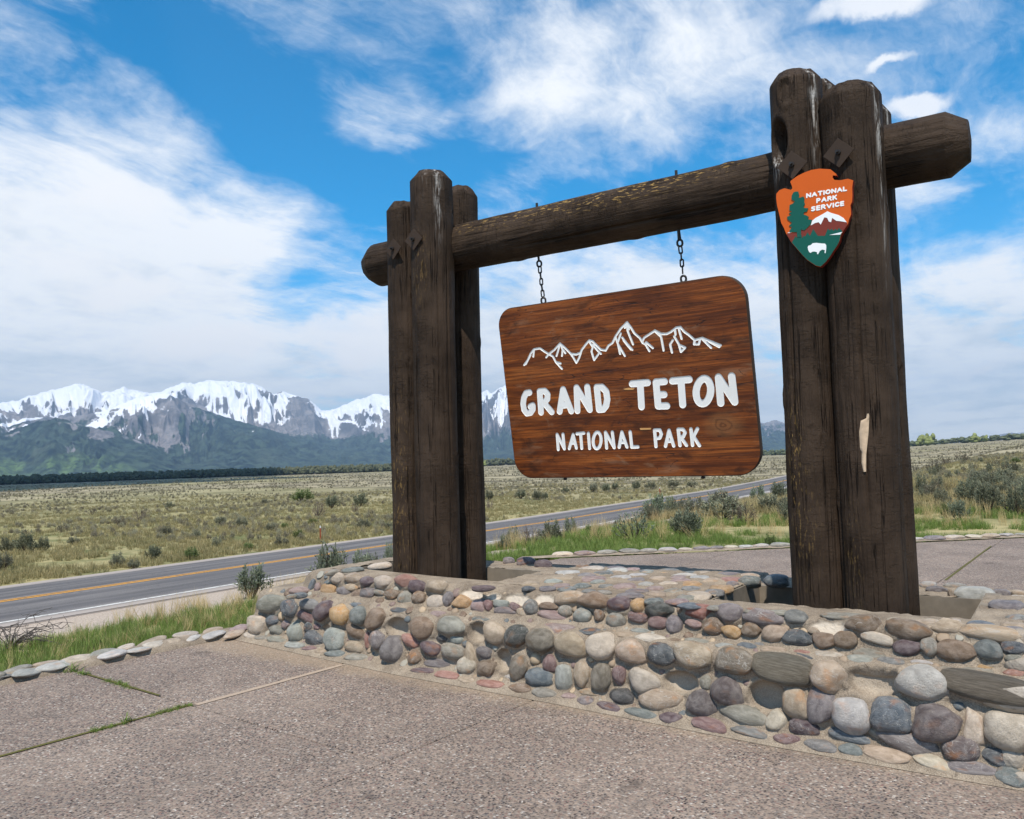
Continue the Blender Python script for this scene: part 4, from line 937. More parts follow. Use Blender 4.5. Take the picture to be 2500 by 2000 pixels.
    P[..., 0] += rr * nD[:, None]; P[..., 2] += rr * nZ[:, None]
    part('end_tiers', mesh_np('end_tiers', P.reshape(-1, 3), grid_faces(len(tt), len(wv))[:, ::-1], attrs=dict(socket=rr * 0)), M['mortar'])
    # flat top with the two post pits left open
    xs = np.unique(np.round(np.concatenate([np.arange(XL + 1.02, XR, .022), [XR]] + [[p[0], p[1]] for p in PITS]), 4))
    vs = np.unique(np.round(np.concatenate([np.linspace(0, 1, 72)]), 5))
    Xg, Vg = np.meshgrid(xs, vs)
    y0 = front_y(Xg) + .66
    Yg = y0 + Vg * (YBACK - y0)
    # snap rows to the pit edges
    for (a, b_, c, d_) in PITS:
        for yy in (c, d_):
            kk = np.argmin(np.abs(Yg - yy), axis=0); sel = (xs >= a - .3) & (xs <= b_ + .3)
            Yg[kk[sel], np.where(sel)[0]] = yy
    back = smooth((Yg - 6.22) / .06) * np.where((Xg > -3.75) & (Xg < -2.08), .35, 1.)
    Zg = .65 - .05 * back
    inb = smooth((XR - Xg) / .05)
    Zg = Zg + (.014 * fbm(Xg * 7, Yg * 7, oct=4, seed=31) + .006 * fbm(Xg * 30, Yg * 30, oct=2, seed=32)) * smooth(Vg / .04)
    for (sx, sy, w, h, an, c, th, zo) in TOPS:
        if zo: continue
        q = np.sqrt(((Xg - sx) / (w / 2)) ** 2 + ((Yg - sy) / (h / 2)) ** 2)
        Zg = np.maximum(Zg, Zg + .06 * min(w, h) * np.exp(-(np.maximum(0, q - .9) / .22) ** 2) * smooth(Vg / .04))
    cx = (Xg[:-1, :-1] + Xg[1:, 1:]) / 2; cy = (Yg[:-1, :-1] + Yg[1:, 1:]) / 2
    keep = np.ones(cx.shape, bool)
    for (a, b_, c, d_) in PITS: keep &= ~((cx > a) & (cx < b_) & (cy > c) & (cy < d_))
    part('cobbled_top', mesh_np('cobbled_top', np.stack([Xg, Yg, Zg], -1).reshape(-1, 3), grid_faces(*Xg.shape, mask=keep), attrs=dict(socket=Xg * 0)), M['mortar'])
    bm = bmesh.new()
    for q in (((XL, YBACK, 0), (XR, YBACK, 0), (XR, YBACK, .6), (XL + .96, YBACK, .6)), ((XR, 4.55, 0), (XR, 4.97, .64), (XR, YBACK, .6), (XR, YBACK, 0))):
        bm.faces.new([bm.verts.new(p) for p in q])
    part('back_wall', bm_mesh('back_wall', bm), M['mortar'])
    for (a, b_, c, d_) in PITS:
        bm = bmesh.new(); e = .012; lo, hi = .05, .625
        for (x0, x1, y0_, y1_, h_) in ((a, b_, d_ - e, d_ + .10, .602), (a - .08, a + e, c, d_, .645), (b_ - e, b_ + .08, c, d_, .645), (a, b_, c - .08, c + e, .645)):
            box_bm(x0, x1, y0_, y1_, lo, h_ - .004 * random.random(), bm=bm)
        part('pit_liner', bm_mesh('pit_liner', bm), M['concrete'])
        n_ = 30; gx, gy = np.meshgrid(np.linspace(a + e, b_ - e, n_), np.linspace(c + e, d_ - e, n_))
        gz = .16 + .03 * fbm(gx * 5, gy * 5, oct=3, seed=6)
        part('pit_soil', mesh_np('pit_soil', np.stack([gx, gy, gz], -1).reshape(-1, 3), grid_faces(n_, n_)), M['soil'])
    # stones
    for (kd, sx, st, w, h, an, c) in FRONT:
        if kd == 'S': continue
        d, z = np.interp(st, tt, D), np.interp(st, tt, Z); n = (0, np.interp(st, tt, nD), np.interp(st, tt, nZ))
        sc = min(w, h)
        if kd == 'F': th, ot = .85 * sc, .10 * sc
        elif kd == 'U': th, ot = .80 * sc, .12 * sc; n = (0, -.95, .3)
        elif kd == 'E': th, ot = 1.05 * sc, .10 * sc; n = (0, -.8, .6)
        elif kd == 'K': th, ot = .5 * sc, .05 * sc
        else: th, ot = .42 * sc, .02 * sc
        if kd == 'U': d, z = max(d, .335), z + .03
        o = put_stone(root, (sx, front_y(sx) + d, z), n, w * 1.0, h, th, an, c, ot)
        o.matrix_parent_inverse = inv
    for (sx, sy, w, h, an, c, th, zo) in TOPS:
        z = zo or (.65 if sy < 6.24 else (.63 if -3.8 < sx < -2.05 else .61))
        vd = Vector((sx, sy, 0)).normalized()
        o = put_stone(root, (sx, sy, z), (0, -.05, 1), w, h, th * 1.25, an, c, .10 * th, along=(vd.y, -vd.x, 0))
        o.matrix_parent_inverse = inv
    # small pebbles pressed into the mortar between the big stones
    v0, f0 = ico(2); Vs, Fs, Ts, off = [], [], [], 0
    placed = [(sx, st, max(w, h) / 2, w, h) for (kd, sx, st, w, h, an, c) in FRONT]
    rs = np.random.default_rng(77)
    for _ in range(9000):
        sx, st = rs.uniform(-6.3, -.15), rs.uniform(.10, .80); rad = rs.uniform(.012, .030) if _ > 3500 else rs.uniform(.028, .055)
        if .50 < st < .60 and rs.uniform() < .5: continue
        if st > .56 and sx < -5.72: continue
        ok = all(((sx - a) / (w_ / 2 + rad * .8)) ** 2 + ((st - b_) / (h_ / 2 + rad * .8)) ** 2 > 1 for (a, b_, r_, w_, h_) in placed)
        if not ok: continue
        placed.append((sx, st, rad, rad * 2.6, rad * 2.6))
        d, z = np.interp(st, tt, D), np.interp(st, tt, Z); n1_, n2_ = np.interp(st, tt, nD), np.interp(st, tt, nZ)
        asp = rs.uniform(.65, 1.0)
        v = v0 * np.array([rad, rad * .7, rad * asp]) * (1 + .22 * vnoise(v0[:, 0] * 1.5 + sx * 9, v0[:, 1] * 1.5, v0[:, 2] * 1.5 + st * 9))[:, None]
        # tilt to the surface
        v = np.stack([v[:, 0], v[:, 1] * -n1_ + v[:, 2] * n2_ * 1.0, v[:, 2] * -n1_ + v[:, 1] * n2_], -1)
        Vs.append(v + np.array([sx, front_y(sx) + d + n1_ * rad * .12, z + n2_ * rad * .12])); Fs.append(f0 + off); off += len(v0); Ts.append(np.full(len(v0), rs.uniform(0, 1)))
        if len(Vs) >= 420: break
    o = part('pebbles', mesh_np('pebbles', np.concatenate(Vs), np.concatenate(Fs), attrs=dict(tone=np.concatenate(Ts))), M['pebble']); o['kind'] = 'stuff'
    # the stretch of wall beyond the right edge of view
    Vs, Fs, off = [], [], 0
    v0, f0 = ico(2)
    for (kd, sx, st, w, h, an, c) in FRONT:
        if kd == 'S' or not (-1.45 < sx < -.42): continue
        sx2 = sx + 1.12; d, z = np.interp(st, tt, D), np.interp(st, tt, Z)
        v = v0 * np.array([w / 2, min(w, h) * .42, h / 2]) * (1 + .1 * vnoise(v0[:, 0] * 1.4 + sx * 9, v0[:, 1] * 1.4, v0[:, 2] * 1.4))[:, None]
        Vs.append(v + np.array([sx2, front_y(sx2) + d, z])); Fs.append(f0 + off); off += len(v0)
    o = part('outer_stones', mesh_np('outer_stones', np.concatenate(Vs), np.concatenate(Fs)), M['stone']); o['kind'] = 'stuff'; o.color = (*lin((150, 138, 122)), 1)
build_base()

# ------------------------------------------------------------------ stone kerbs
KERB = [[-6.891,3.092,0.141,"g"],[-7.029,3.254,0.218,"l"],[-6.841,3.235,0.223,"a"],[-7.008,3.473,0.214,"t"],[-6.865,3.465,0.248,"w"],[-6.936,3.686,0.266,"c"],[-6.915,3.879,0.252,"l"],[-6.833,3.922,0.252,"w"],[-6.982,4.133,0.181,"c"],[-6.786,4.137,0.198,"w"],[-6.978,4.392,0.269,"t"],[-6.852,4.301,0.223,"c"],[-6.812,4.477,0.165,"t"],[-6.971,4.724,0.247,"c"],[-6.781,4.654,0.168,"w"],[-6.917,4.983,0.209,"t"],[-6.728,4.847,0.192,"w"],[-6.737,5.134,0.22,"m"],[-6.593,4.972,0.204,"t"]]
def build_kerbs():
    root = thing('stone_kerb', 'row of pale flat river stones edging the front pavement beside the grass', 'kerb', (-6.9, 4.0, 0))
    inv = Matrix.Translation((6.9, -4.0, 0))
    y = np.linspace(-5.0, 5.25, 320); u = np.linspace(-.16, .15, 16)
    U_, Y_ = np.meshgrid(u, y); X_ = np.interp(Y_, [-5, 3.1, 5.05, 5.3], [-7.5, -6.95, -6.80, -6.74]) + U_
    Z_ = .046 * (1 - (U_ / .17) ** 2) + .012 * fbm(X_ * 9, Y_ * 9, oct=3, seed=3) - .03 * (np.abs(U_) > .14) + .012
    me = mesh_np('mortar_bed', np.stack([X_, Y_, Z_], -1).reshape(-1, 3), grid_faces(len(y), len(u))[:, ::-1], attrs=dict(socket=X_ * 0))
    o = obj('mortar_bed', me, root, M['mortar']); o.matrix_parent_inverse = inv
    for (x, yy, w, c) in KERB:
        o = put_stone(root, (x, yy, .04), (random.uniform(-.1, .15), random.uniform(-.1, .1), 1), w * 1.3, w * random.uniform(.7, .9), w * .20, random.uniform(-12, 12), c, .006, along=(-.35, 1, 0)); o.matrix_parent_inverse = inv
    yy = 2.95
    while yy > .6:
        for dx in (-.06, .06):
            o = put_stone(root, (np.interp(yy, [-5, 3.1], [-7.5, -6.95]) + dx, yy + dx, .04), (0, 0, 1), .22, .16, .09, 0, random.choice('tclwag'), .006, along=(0, 1, 0)); o.matrix_parent_inverse = inv
        yy -= .2
    root2 = thing('stone_kerb', 'row of pale stones edging the pavement behind the stone base', 'kerb', (*DIAG0, 0))
    inv2 = Matrix.Translation((-DIAG0[0], -DIAG0[1], 0))
    L_ = np.linalg.norm(DIAG1 - DIAG0) + 4.5
    s = np.linspace(-.5, L_, 160); u = np.linspace(-.05, .26, 8)
    S_, U_ = np.meshgrid(s, u, indexing='ij'); P_ = DIAG0 + S_[..., None] * DN + U_[..., None] * DP
    Z_ = .02 + .02 * np.sin(np.clip((U_ + .05) / .31, 0, 1) * np.pi) + .008 * fbm(P_[..., 0] * 7, P_[..., 1] * 7, oct=2, seed=4)
    me = mesh_np('mortar_bed', np.concatenate([P_, Z_[..., None]], -1).reshape(-1, 3), grid_faces(len(s), len(u)), attrs=dict(socket=Z_ * 0))
    o = obj('mortar_bed', me, root2, M['mortar']); o.matrix_parent_inverse = inv2
    q = 0.0
    while q < L_:
        w = random.uniform(.24, .40); p = DIAG0 + DN * (q + w / 2) + DP * random.uniform(.07, .13)
        o = put_stone(root2, (p[0], p[1], .035), (0, 0, 1), w, w * .62, w * .26, 0, random.choice('cwtcwlmv'), .01, along=(DN[0], DN[1], 0)); o.matrix_parent_inverse = inv2
        q += w * .98
build_kerbs()

# ------------------------------------------------------------------ log frame
def log_mesh(name, r, length, seed, cham=.05, cracks=11, nseg=150, both=False, holes=(), fleck=None, streak=None, taper=.0, cham_len=.09, knots=10):
    """log along local z from 0 to length, chamfered top, real checks, knots and hollows"""
    rs = np.random.default_rng(seed)
    zs = np.concatenate([[0.0], np.arange(.03, length - cham_len, .026), [length - cham_len, length - cham_len * .5, length]])
    if both: zs = np.concatenate([[0.0, cham_len * .5, cham_len], np.arange(cham_len + .03, length - cham_len, .026), [length - cham_len, length - cham_len * .5, length]])
    th = np.linspace(0, 2 * np.pi, nseg, endpoint=False)
    Zg, Tg = np.meshgrid(zs, th, indexing='ij')
    cx, cy = np.cos(Tg), np.sin(Tg)
    R_ = r * (1 + taper * (.5 - Zg / length)) + .010 * fbm(cx * 1.2 + seed, cy * 1.2, Zg * .9, oct=3, seed=seed) + .0035 * fbm(cx * 5 + seed, cy * 5, Zg * 2.2, oct=3, seed=seed + 5)
    R_ += .0022 * fbm(cx * 14, cy * 14, Zg * 3., oct=2, seed=seed + 9)
    for _ in range(cracks):
        a0 = rs.uniform(0, 2 * np.pi); z0 = rs.uniform(0, length); ln = rs.uniform(.4, 1.6); wd = rs.uniform(.003, .0065) / r; dp = rs.uniform(.005, .014)
        a = a0 + .035 * fbm(Zg * 1.7 + a0 * 9, Zg * 0 + seed, oct=3, seed=3)
        da = np.angle(np.exp(1j * (Tg - a)))
        R_ -= dp * np.exp(-(da / wd) ** 2) * smooth((ln / 2 - np.abs(Zg - z0)) / .2)
    for _ in range(4):
        a0 = rs.uniform(0, 2 * np.pi); z0 = rs.uniform(0, length); ln = rs.uniform(1.0, 2.6); wd = rs.uniform(.006, .010) / r; dp = rs.uniform(.016, .030)
        a = a0 + .05 * fbm(Zg * 1.1 + a0 * 9, Zg * 0 + seed, oct=4, seed=13)
        da = np.angle(np.exp(1j * (Tg - a)))
        R_ -= dp * np.exp(-(da / wd) ** 2) * smooth((ln / 2 - np.abs(Zg - z0)) / .5)
    for _ in range(knots):
        a0 = rs.uniform(0, 2 * np.pi); z0 = rs.uniform(.2, length - .3)
        q = np.hypot(np.angle(np.exp(1j * (Tg - a0))) * r / .028, (Zg - z0) / .042)
        R_ += .007 * np.exp(-(q - .9) ** 2 * 3) - .010 * np.exp(-(q / .38) ** 2)
    for (a0, z0, ra, rz, dp) in holes:
        q = np.hypot(np.angle(np.exp(1j * (Tg - a0))) * r / ra, (Zg - z0) / rz)
        R_ += -dp * smooth((1.0 - q) / .35) + .010 * np.exp(-((q - 1.12) / .16) ** 2)
    # eight flats hewn round the end
    oct_ = np.cos(np.pi / 8) / np.cos(np.mod(Tg + .2, np.pi / 4) - np.pi / 8)
    ends = [(length, 1)] + ([(0.0, -1)] if both else [])
    for e, s in ends:
        t = np.clip(1 - np.abs(Zg - e) / cham_len, 0, 1)
        R_ = R_ * (1 - t * (1 - (1 - cham / r) * (.3 + .7 * oct_)))
    V = np.stack([cx * R_, cy * R_, Zg + .012 * fbm(cx * 1.5, cy * 1.5, oct=2, seed=seed) * (Zg > length - cham_len * .9)], -1)
    F = [grid_faces(len(zs), nseg, wrap=True)]
    V = V.reshape(-1, 3); nv = len(V)
    V = np.concatenate([V, [[0, 0, length + .012], [0, 0, 0 - (.012 if both else 0)]]])
    j = np.arange(nseg)
    F.append(np.stack([(len(zs) - 1) * nseg + j, (len(zs) - 1) * nseg + (j + 1) % nseg, np.full(nseg, nv)], -1))
    F.append(np.stack([(j + 1) % nseg, j, np.full(nseg, nv + 1)], -1))
    fl = np.zeros(nv + 2); st = np.zeros(nv + 2)
    for (a0, z0, sa, sz, amt) in (fleck or []):
        fl[:nv] += (amt * np.exp(-(np.angle(np.exp(1j * (Tg - a0))) / sa) ** 2 - ((Zg - z0) / sz) ** 2)).ravel()
    for (a0, z0, sa, sz, amt) in (streak or []):
        st[:nv] += (amt * np.exp(-(np.angle(np.exp(1j * (Tg - a0))) / sa) ** 2 - ((Zg - z0) / sz) ** 2)).ravel()
    return mesh_np(name, V, F, attrs=dict(fleck=np.clip(fl, 0, 1), streak=np.clip(st, 0, 1)), mats=[M['log']])

BEAM_Y, BEAM_Z, BEAM_R = 5.85, 3.545, .205
def bolt_plate(root, x, y, z, ny=(0, -1, 0), tilt=0.):
    bm = bmesh.new(); s = .068
    box_bm(-s, s, -.004, .004, -s, s, .0015, bm)
    o = obj('bolt_plate', bm_mesh('bolt_plate', bm), root, M['plate'], (x, y, z), (0, math.radians(45), math.radians(tilt)))
    bm = bmesh.new()
    bmesh.ops.create_cone(bm, cap_ends=True, segments=6, radius1=.017, radius2=.017, depth=.018, matrix=Matrix.Translation((0, -.013, 0)) @ Matrix.Rotation(math.pi / 2, 4, 'X'))
    bmesh.ops.create_cone(bm, cap_ends=True, segments=10, radius1=.009, radius2=.009, depth=.034, matrix=Matrix.Translation((0, -.03, 0)) @ Matrix.Rotation(math.pi / 2, 4, 'X'))
    obj('bolt', bm_mesh('bolt', bm), o, M['iron'])
def build_frame():
    root = thing('sign_frame', 'dark brown log frame with two clusters of posts and a heavy crossbeam', 'sign frame')
    front = -math.pi / 2
    logs = [  # x, y, r, top, seed, options
        (-4.945, 5.62, .160, 3.99, 1, dict(fleck=[(front, 1.3, .7, .8, .35)])),
        (-4.605, 5.60, .190, 4.19, 2, dict(streak=[(front + 1.0, 4.0, .16, .35, .8), (front + .35, 4.08, .1, .12, .5)], fleck=[(front, 3.3, .4, .3, .3)])),
        (-4.690, 6.12, .172, 4.20, 3, dict()),
        (-5.020, 6.10, .160, 3.90, 4, dict()),
        (-1.400, 5.60, .168, 4.17, 5, dict(holes=[(front - .55, 3.66, .075, .155, .10), (front - .15, 3.98, .05, .09, .012)],
              streak=[(front + .95, 4.0, .14, .45, .9), (front - .8, 3.50, .35, .07, .9)], fleck=[(front - .55, 1.55, .35, .35, .75), (front - .3, 1.1, .5, .3, .35)])),
        (-1.062, 5.60, .190, 3.97, 6, dict(streak=[(front + 1.15, 3.7, .10, .4, .9), (front + 1.2, 3.2, .08, .5, .5)], fleck=[(front - .5, .95, .3, .3, .25)])),
        (-1.060, 6.11, .170, 4.02, 7, dict(streak=[(front + 1.1, 3.85, .1, .25, .9)])),
        (-1.405, 6.12, .165, 4.30, 8, dict(streak=[(front + 1.0, 4.2, .1, .2, .8)])),
    ]
    for (x, y, r, top, sd, kw) in logs:
        me = log_mesh('post_log', r, top - .02, sd, cham=.042 + .008 * (sd % 3), cham_len=.075, **{k_: v_ for k_, v_ in kw.items()})
        obj('post', me, root, loc=(x, y, .02), rot=(0, 0, 0))
    me = log_mesh('beam_log', BEAM_R, 5.19, 20, cham=.07, cracks=16, both=True, cham_len=.12, nseg=170, knots=8, taper=-.02,
                  fleck=[(-2.5, 2.35, .5, .6, .7), (-2.45, 3.0, .45, .5, 1.0), (-2.3, 1.5, .4, .6, .55), (-2.75, 3.7, .3, .3, .8), (-2.2, 2.7, .5, .8, .5)])
    beam = obj('beam', me, root, loc=(-5.60, BEAM_Y, BEAM_Z), rot=(math.radians(0), math.radians(90), 0))
    for (x, y, z, t) in ((-4.915, 5.428, 3.525, -2), (-4.640, 5.388, 3.555, 3), (-1.395, 5.408, 3.485, 2), (-1.100, 5.388, 3.49, -5)):
        bolt_plate(root, x, y, z, tilt=t)
    # torn strip of bare wood on the right hand front post
    SCAR_Z = 1.475
    outl = [(-.030, .0), (-.008, .0), (.000, .12), (.026, .27), (.040, .40), (.020, .405), (.005, .33), (-.028, .36), (-.045, .28), (-.046, .16), (-.034, .14), (-.040, .06)]
    bm = bmesh.new(); cxr = (-1.062, 5.60, .190)
    vs_o, vs_i = [], []
    N_ = 26
    rows = []
    for i in range(N_ + 1):
        z = .405 * i / N_
        xs_ = []
        for a, b_ in zip(outl, outl[1:] + outl[:1]):
            if (a[1] - z) * (b_[1] - z) < 0 or a[1] == z: xs_.append(a[0] + (b_[0] - a[0]) * ((z - a[1]) / (b_[1] - a[1]) if b_[1] != a[1] else 0))
        if len(xs_) < 2: xs_ = [-.02, -.01] if i == 0 else [.022, .036]
        rows.append((min(xs_), max(xs_), z))
    grid = []
    for (a, b_, z) in rows:
        row = []
        for t in np.linspace(0, 1, 5):
            x = a + (b_ - a) * t; ang = (x * .74 + .026) / .19; rr = .19 + .011 - .010 * abs(2 * t - 1) ** 3
            row.append(bm.verts.new((cxr[0] + math.sin(ang) * rr, cxr[1] - math.cos(ang) * rr, SCAR_Z + z * .88)))
        grid.append(row)
    for i in range(N_):
        for j in range(4): bm.faces.new((grid[i][j], grid[i][j + 1], grid[i + 1][j + 1], grid[i + 1][j]))
    obj('bare_wood_scar', bm_mesh('bare_wood_scar', bm, True), root, M['scar'])
    return root
build_frame()

# ------------------------------------------------------------------ hanging board
PANEL = {"big":[["G",[[[-0.865,0.005],[-0.902,0.001],[-0.93,-0.036],[-0.945,-0.089],[-0.942,-0.144],[-0.918,-0.176],[-0.879,-0.172],[-0.851,-0.143],[-0.846,-0.111],[-0.872,-0.119]]]],["R",[[[-0.76,0.007],[-0.77,-0.176]],[[-0.76,0.007],[-0.707,0.007],[-0.683,-0.022],[-0.691,-0.063],[-0.727,-0.091],[-0.755,-0.095]],[[-0.733,-0.09],[-0.662,-0.178]]]],["A",[[[-0.524,0.008],[-0.582,-0.179]],[[-0.524,0.008],[-0.468,-0.181]],[[-0.557,-0.129],[-0.489,-0.126]]]],["N",[[[-0.391,0.013],[-0.408,-0.182]],[[-0.391,0.013],[-0.289,-0.179]],[[-0.289,0.012],[-0.289,-0.179]]]],["D",[[[-0.2,0.002],[-0.202,-0.184]],[[-0.2,0.002],[-0.151,-0.0],[-0.118,-0.038],[-0.115,-0.101],[-0.133,-0.156],[-0.163,-0.184],[-0.202,-0.184]]]],["T",[[[0.122,0.007],[0.259,0.007]],[[0.194,0.001],[0.184,-0.184]]]],["E",[[[0.331,0.006],[0.328,-0.186]],[[0.331,0.005],[0.404,0.005]],[[0.329,-0.096],[0.389,-0.098]],[[0.328,-0.186],[0.402,-0.189]]]],["T",[[[0.47,0.004],[0.609,0.005]],[[0.541,0.001],[0.535,-0.188]]]],["O",[[[0.771,-0.098],[0.763,-0.127],[0.749,-0.153],[0.733,-0.174],[0.714,-0.187],[0.695,-0.19],[0.678,-0.184],[0.665,-0.17],[0.656,-0.147],[0.653,-0.12],[0.655,-0.09],[0.664,-0.06],[0.677,-0.034],[0.694,-0.014],[0.713,-0.001],[0.732,0.002],[0.748,-0.004],[0.762,-0.019],[0.77,-0.041],[0.774,-0.068],[0.771,-0.098]]]],["N",[[[0.843,0.004],[0.841,-0.194]],[[0.843,0.004],[0.949,-0.192]],[[0.945,0.004],[0.949,-0.192]]]]],"small":[["N",[[[-0.633,-0.376],[-0.639,-0.507]],[[-0.633,-0.376],[-0.577,-0.503]],[[-0.575,-0.376],[-0.577,-0.503]]]],["A",[[[-0.475,-0.383],[-0.529,-0.502]],[[-0.475,-0.383],[-0.458,-0.499]],[[-0.511,-0.458],[-0.464,-0.456]]]],["T",[[[-0.437,-0.378],[-0.37,-0.375]],[[-0.402,-0.377],[-0.406,-0.503]]]],["I",[[[-0.327,-0.379],[-0.331,-0.507]]]],["O",[[[-0.214,-0.443],[-0.22,-0.464],[-0.228,-0.483],[-0.239,-0.498],[-0.252,-0.508],[-0.264,-0.511],[-0.275,-0.507],[-0.283,-0.497],[-0.289,-0.481],[-0.291,-0.462],[-0.289,-0.44],[-0.283,-0.419],[-0.274,-0.4],[-0.263,-0.385],[-0.251,-0.375],[-0.239,-0.373],[-0.228,-0.376],[-0.22,-0.387],[-0.214,-0.402],[-0.212,-0.421],[-0.214,-0.443]]]],["N",[[[-0.165,-0.376],[-0.17,-0.508]],[[-0.165,-0.376],[-0.1,-0.507]],[[-0.102,-0.378],[-0.1,-0.507]]]],["A",[[[-0.015,-0.381],[-0.054,-0.505]],[[-0.015,-0.381],[0.017,-0.505]],[[-0.041,-0.466],[0.007,-0.466]]]],["L",[[[0.06,-0.382],[0.06,-0.508]],[[0.06,-0.508],[0.115,-0.508]]]],["P",[[[0.276,-0.378],[0.273,-0.51]],[[0.276,-0.378],[0.321,-0.379],[0.331,-0.41],[0.314,-0.442],[0.275,-0.446]]]],["A",[[[0.399,-0.385],[0.355,-0.51]],[[0.399,-0.385],[0.425,-0.51]],[[0.375,-0.472],[0.415,-0.471]]]],["R",[[[0.477,-0.38],[0.478,-0.508]],[[0.477,-0.38],[0.517,-0.382],[0.531,-0.407],[0.513,-0.439],[0.478,-0.443]],[[0.493,-0.444],[0.532,-0.508]]]],["K",[[[0.582,-0.382],[0.582,-0.51]],[[0.635,-0.382],[0.588,-0.453]],[[0.598,-0.442],[0.638,-0.514]]]]],"ridge":[[[-0.888,0.249],[-0.844,0.289],[-0.809,0.34],[-0.769,0.375],[-0.706,0.377],[-0.662,0.343],[-0.626,0.32],[-0.565,0.351],[-0.504,0.398],[-0.468,0.365],[-0.433,0.327],[-0.41,0.301],[-0.358,0.291],[-0.315,0.302],[-0.302,0.325],[-0.257,0.367],[-0.222,0.395],[-0.191,0.383],[-0.163,0.351],[-0.124,0.308],[-0.081,0.298],[-0.051,0.335],[-0.012,0.353],[0.019,0.4],[0.075,0.46],[0.135,0.503],[0.166,0.456],[0.19,0.409],[0.233,0.366],[0.252,0.326]],[[0.254,0.342],[0.269,0.365],[0.368,0.411],[0.416,0.379],[0.462,0.374],[0.498,0.386],[0.546,0.413],[0.58,0.414],[0.609,0.374],[0.64,0.349],[0.685,0.302],[0.746,0.312],[0.797,0.285],[0.848,0.259],[0.884,0.242]],[[-0.811,0.328],[-0.87,0.255]],[[-0.769,0.371],[-0.784,0.313]],[[-0.626,0.32],[-0.654,0.295]],[[-0.626,0.32],[-0.586,0.295],[-0.565,0.246],[-0.519,0.23]],[[-0.565,0.246],[-0.512,0.183]],[[-0.505,0.392],[-0.551,0.297]],[[-0.493,0.379],[-0.485,0.343],[-0.498,0.292]],[[-0.478,0.343],[-0.462,0.312]],[[-0.41,0.301],[-0.388,0.265],[-0.367,0.222],[-0.336,0.26],[-0.315,0.298]],[[-0.223,0.386],[-0.197,0.338],[-0.213,0.305],[-0.197,0.23]],[[-0.194,0.36],[-0.161,0.312],[-0.128,0.275]],[[-0.197,0.23],[-0.139,0.287]],[[0.019,0.4],[0.036,0.337],[0.045,0.258]],[[0.036,0.337],[0.085,0.238]],[[0.07,0.422],[0.038,0.359]],[[0.135,0.503],[0.133,0.437],[0.146,0.392],[0.168,0.323]],[[0.079,0.388],[0.11,0.34],[0.157,0.28]],[[0.088,0.365],[0.125,0.311],[0.146,0.284]],[[0.112,0.462],[0.134,0.492],[0.146,0.447]],[[0.252,0.326],[0.275,0.313],[0.303,0.255]],[[0.282,0.328],[0.335,0.276]],[[0.367,0.406],[0.414,0.358],[0.423,0.249]],[[0.508,0.321],[0.482,0.291],[0.491,0.226]],[[0.522,0.351],[0.554,0.284],[0.565,0.224],[0.602,0.253],[0.554,0.279]],[[0.534,0.403],[0.535,0.361]],[[0.567,0.4],[0.581,0.324]],[[0.685,0.302],[0.676,0.272],[0.714,0.268],[0.725,0.296]],[[0.745,0.306],[0.808,0.232]],[[0.797,0.28],[0.872,0.231]]],"tan":[[[0.038,-0.03],[0.085,-0.023],[0.143,-0.031],[0.126,-0.043],[0.059,-0.039]],[[0.148,-0.356],[0.25,-0.359],[0.243,-0.372],[0.154,-0.372]]]}
SW = math.radians(9.2)
def capsule(p, q, r, n=7):
    p, q = np.array(p, float), np.array(q, float); d = q - p; a = math.atan2(d[1], d[0])
    out = [q + r * np.array([math.cos(a - math.pi / 2 + math.pi * i / n), math.sin(a - math.pi / 2 + math.pi * i / n)]) for i in range(n + 1)]
    out += [p + r * np.array([math.cos(a + math.pi / 2 + math.pi * i / n), math.sin(a + math.pi / 2 + math.pi * i / n)]) for i in range(n + 1)]
    return out
def rounded_rect(x0, x1, z0, z1, rad, n=10):
    out = []
    for (cx, cz, a0, r) in ((x1 - rad[0], z1 - rad[0], 0, rad[0]), (x0 + rad[1], z1 - rad[1], 90, rad[1]), (x0 + rad[2], z0 + rad[2], 180, rad[2]), (x1 - rad[3], z0 + rad[3], 270, rad[3])):
        for i in range(n + 1):
            a = math.radians(a0 + 90 * i / n); out.append((cx + r * math.cos(a), cz + r * math.sin(a)))
    return out
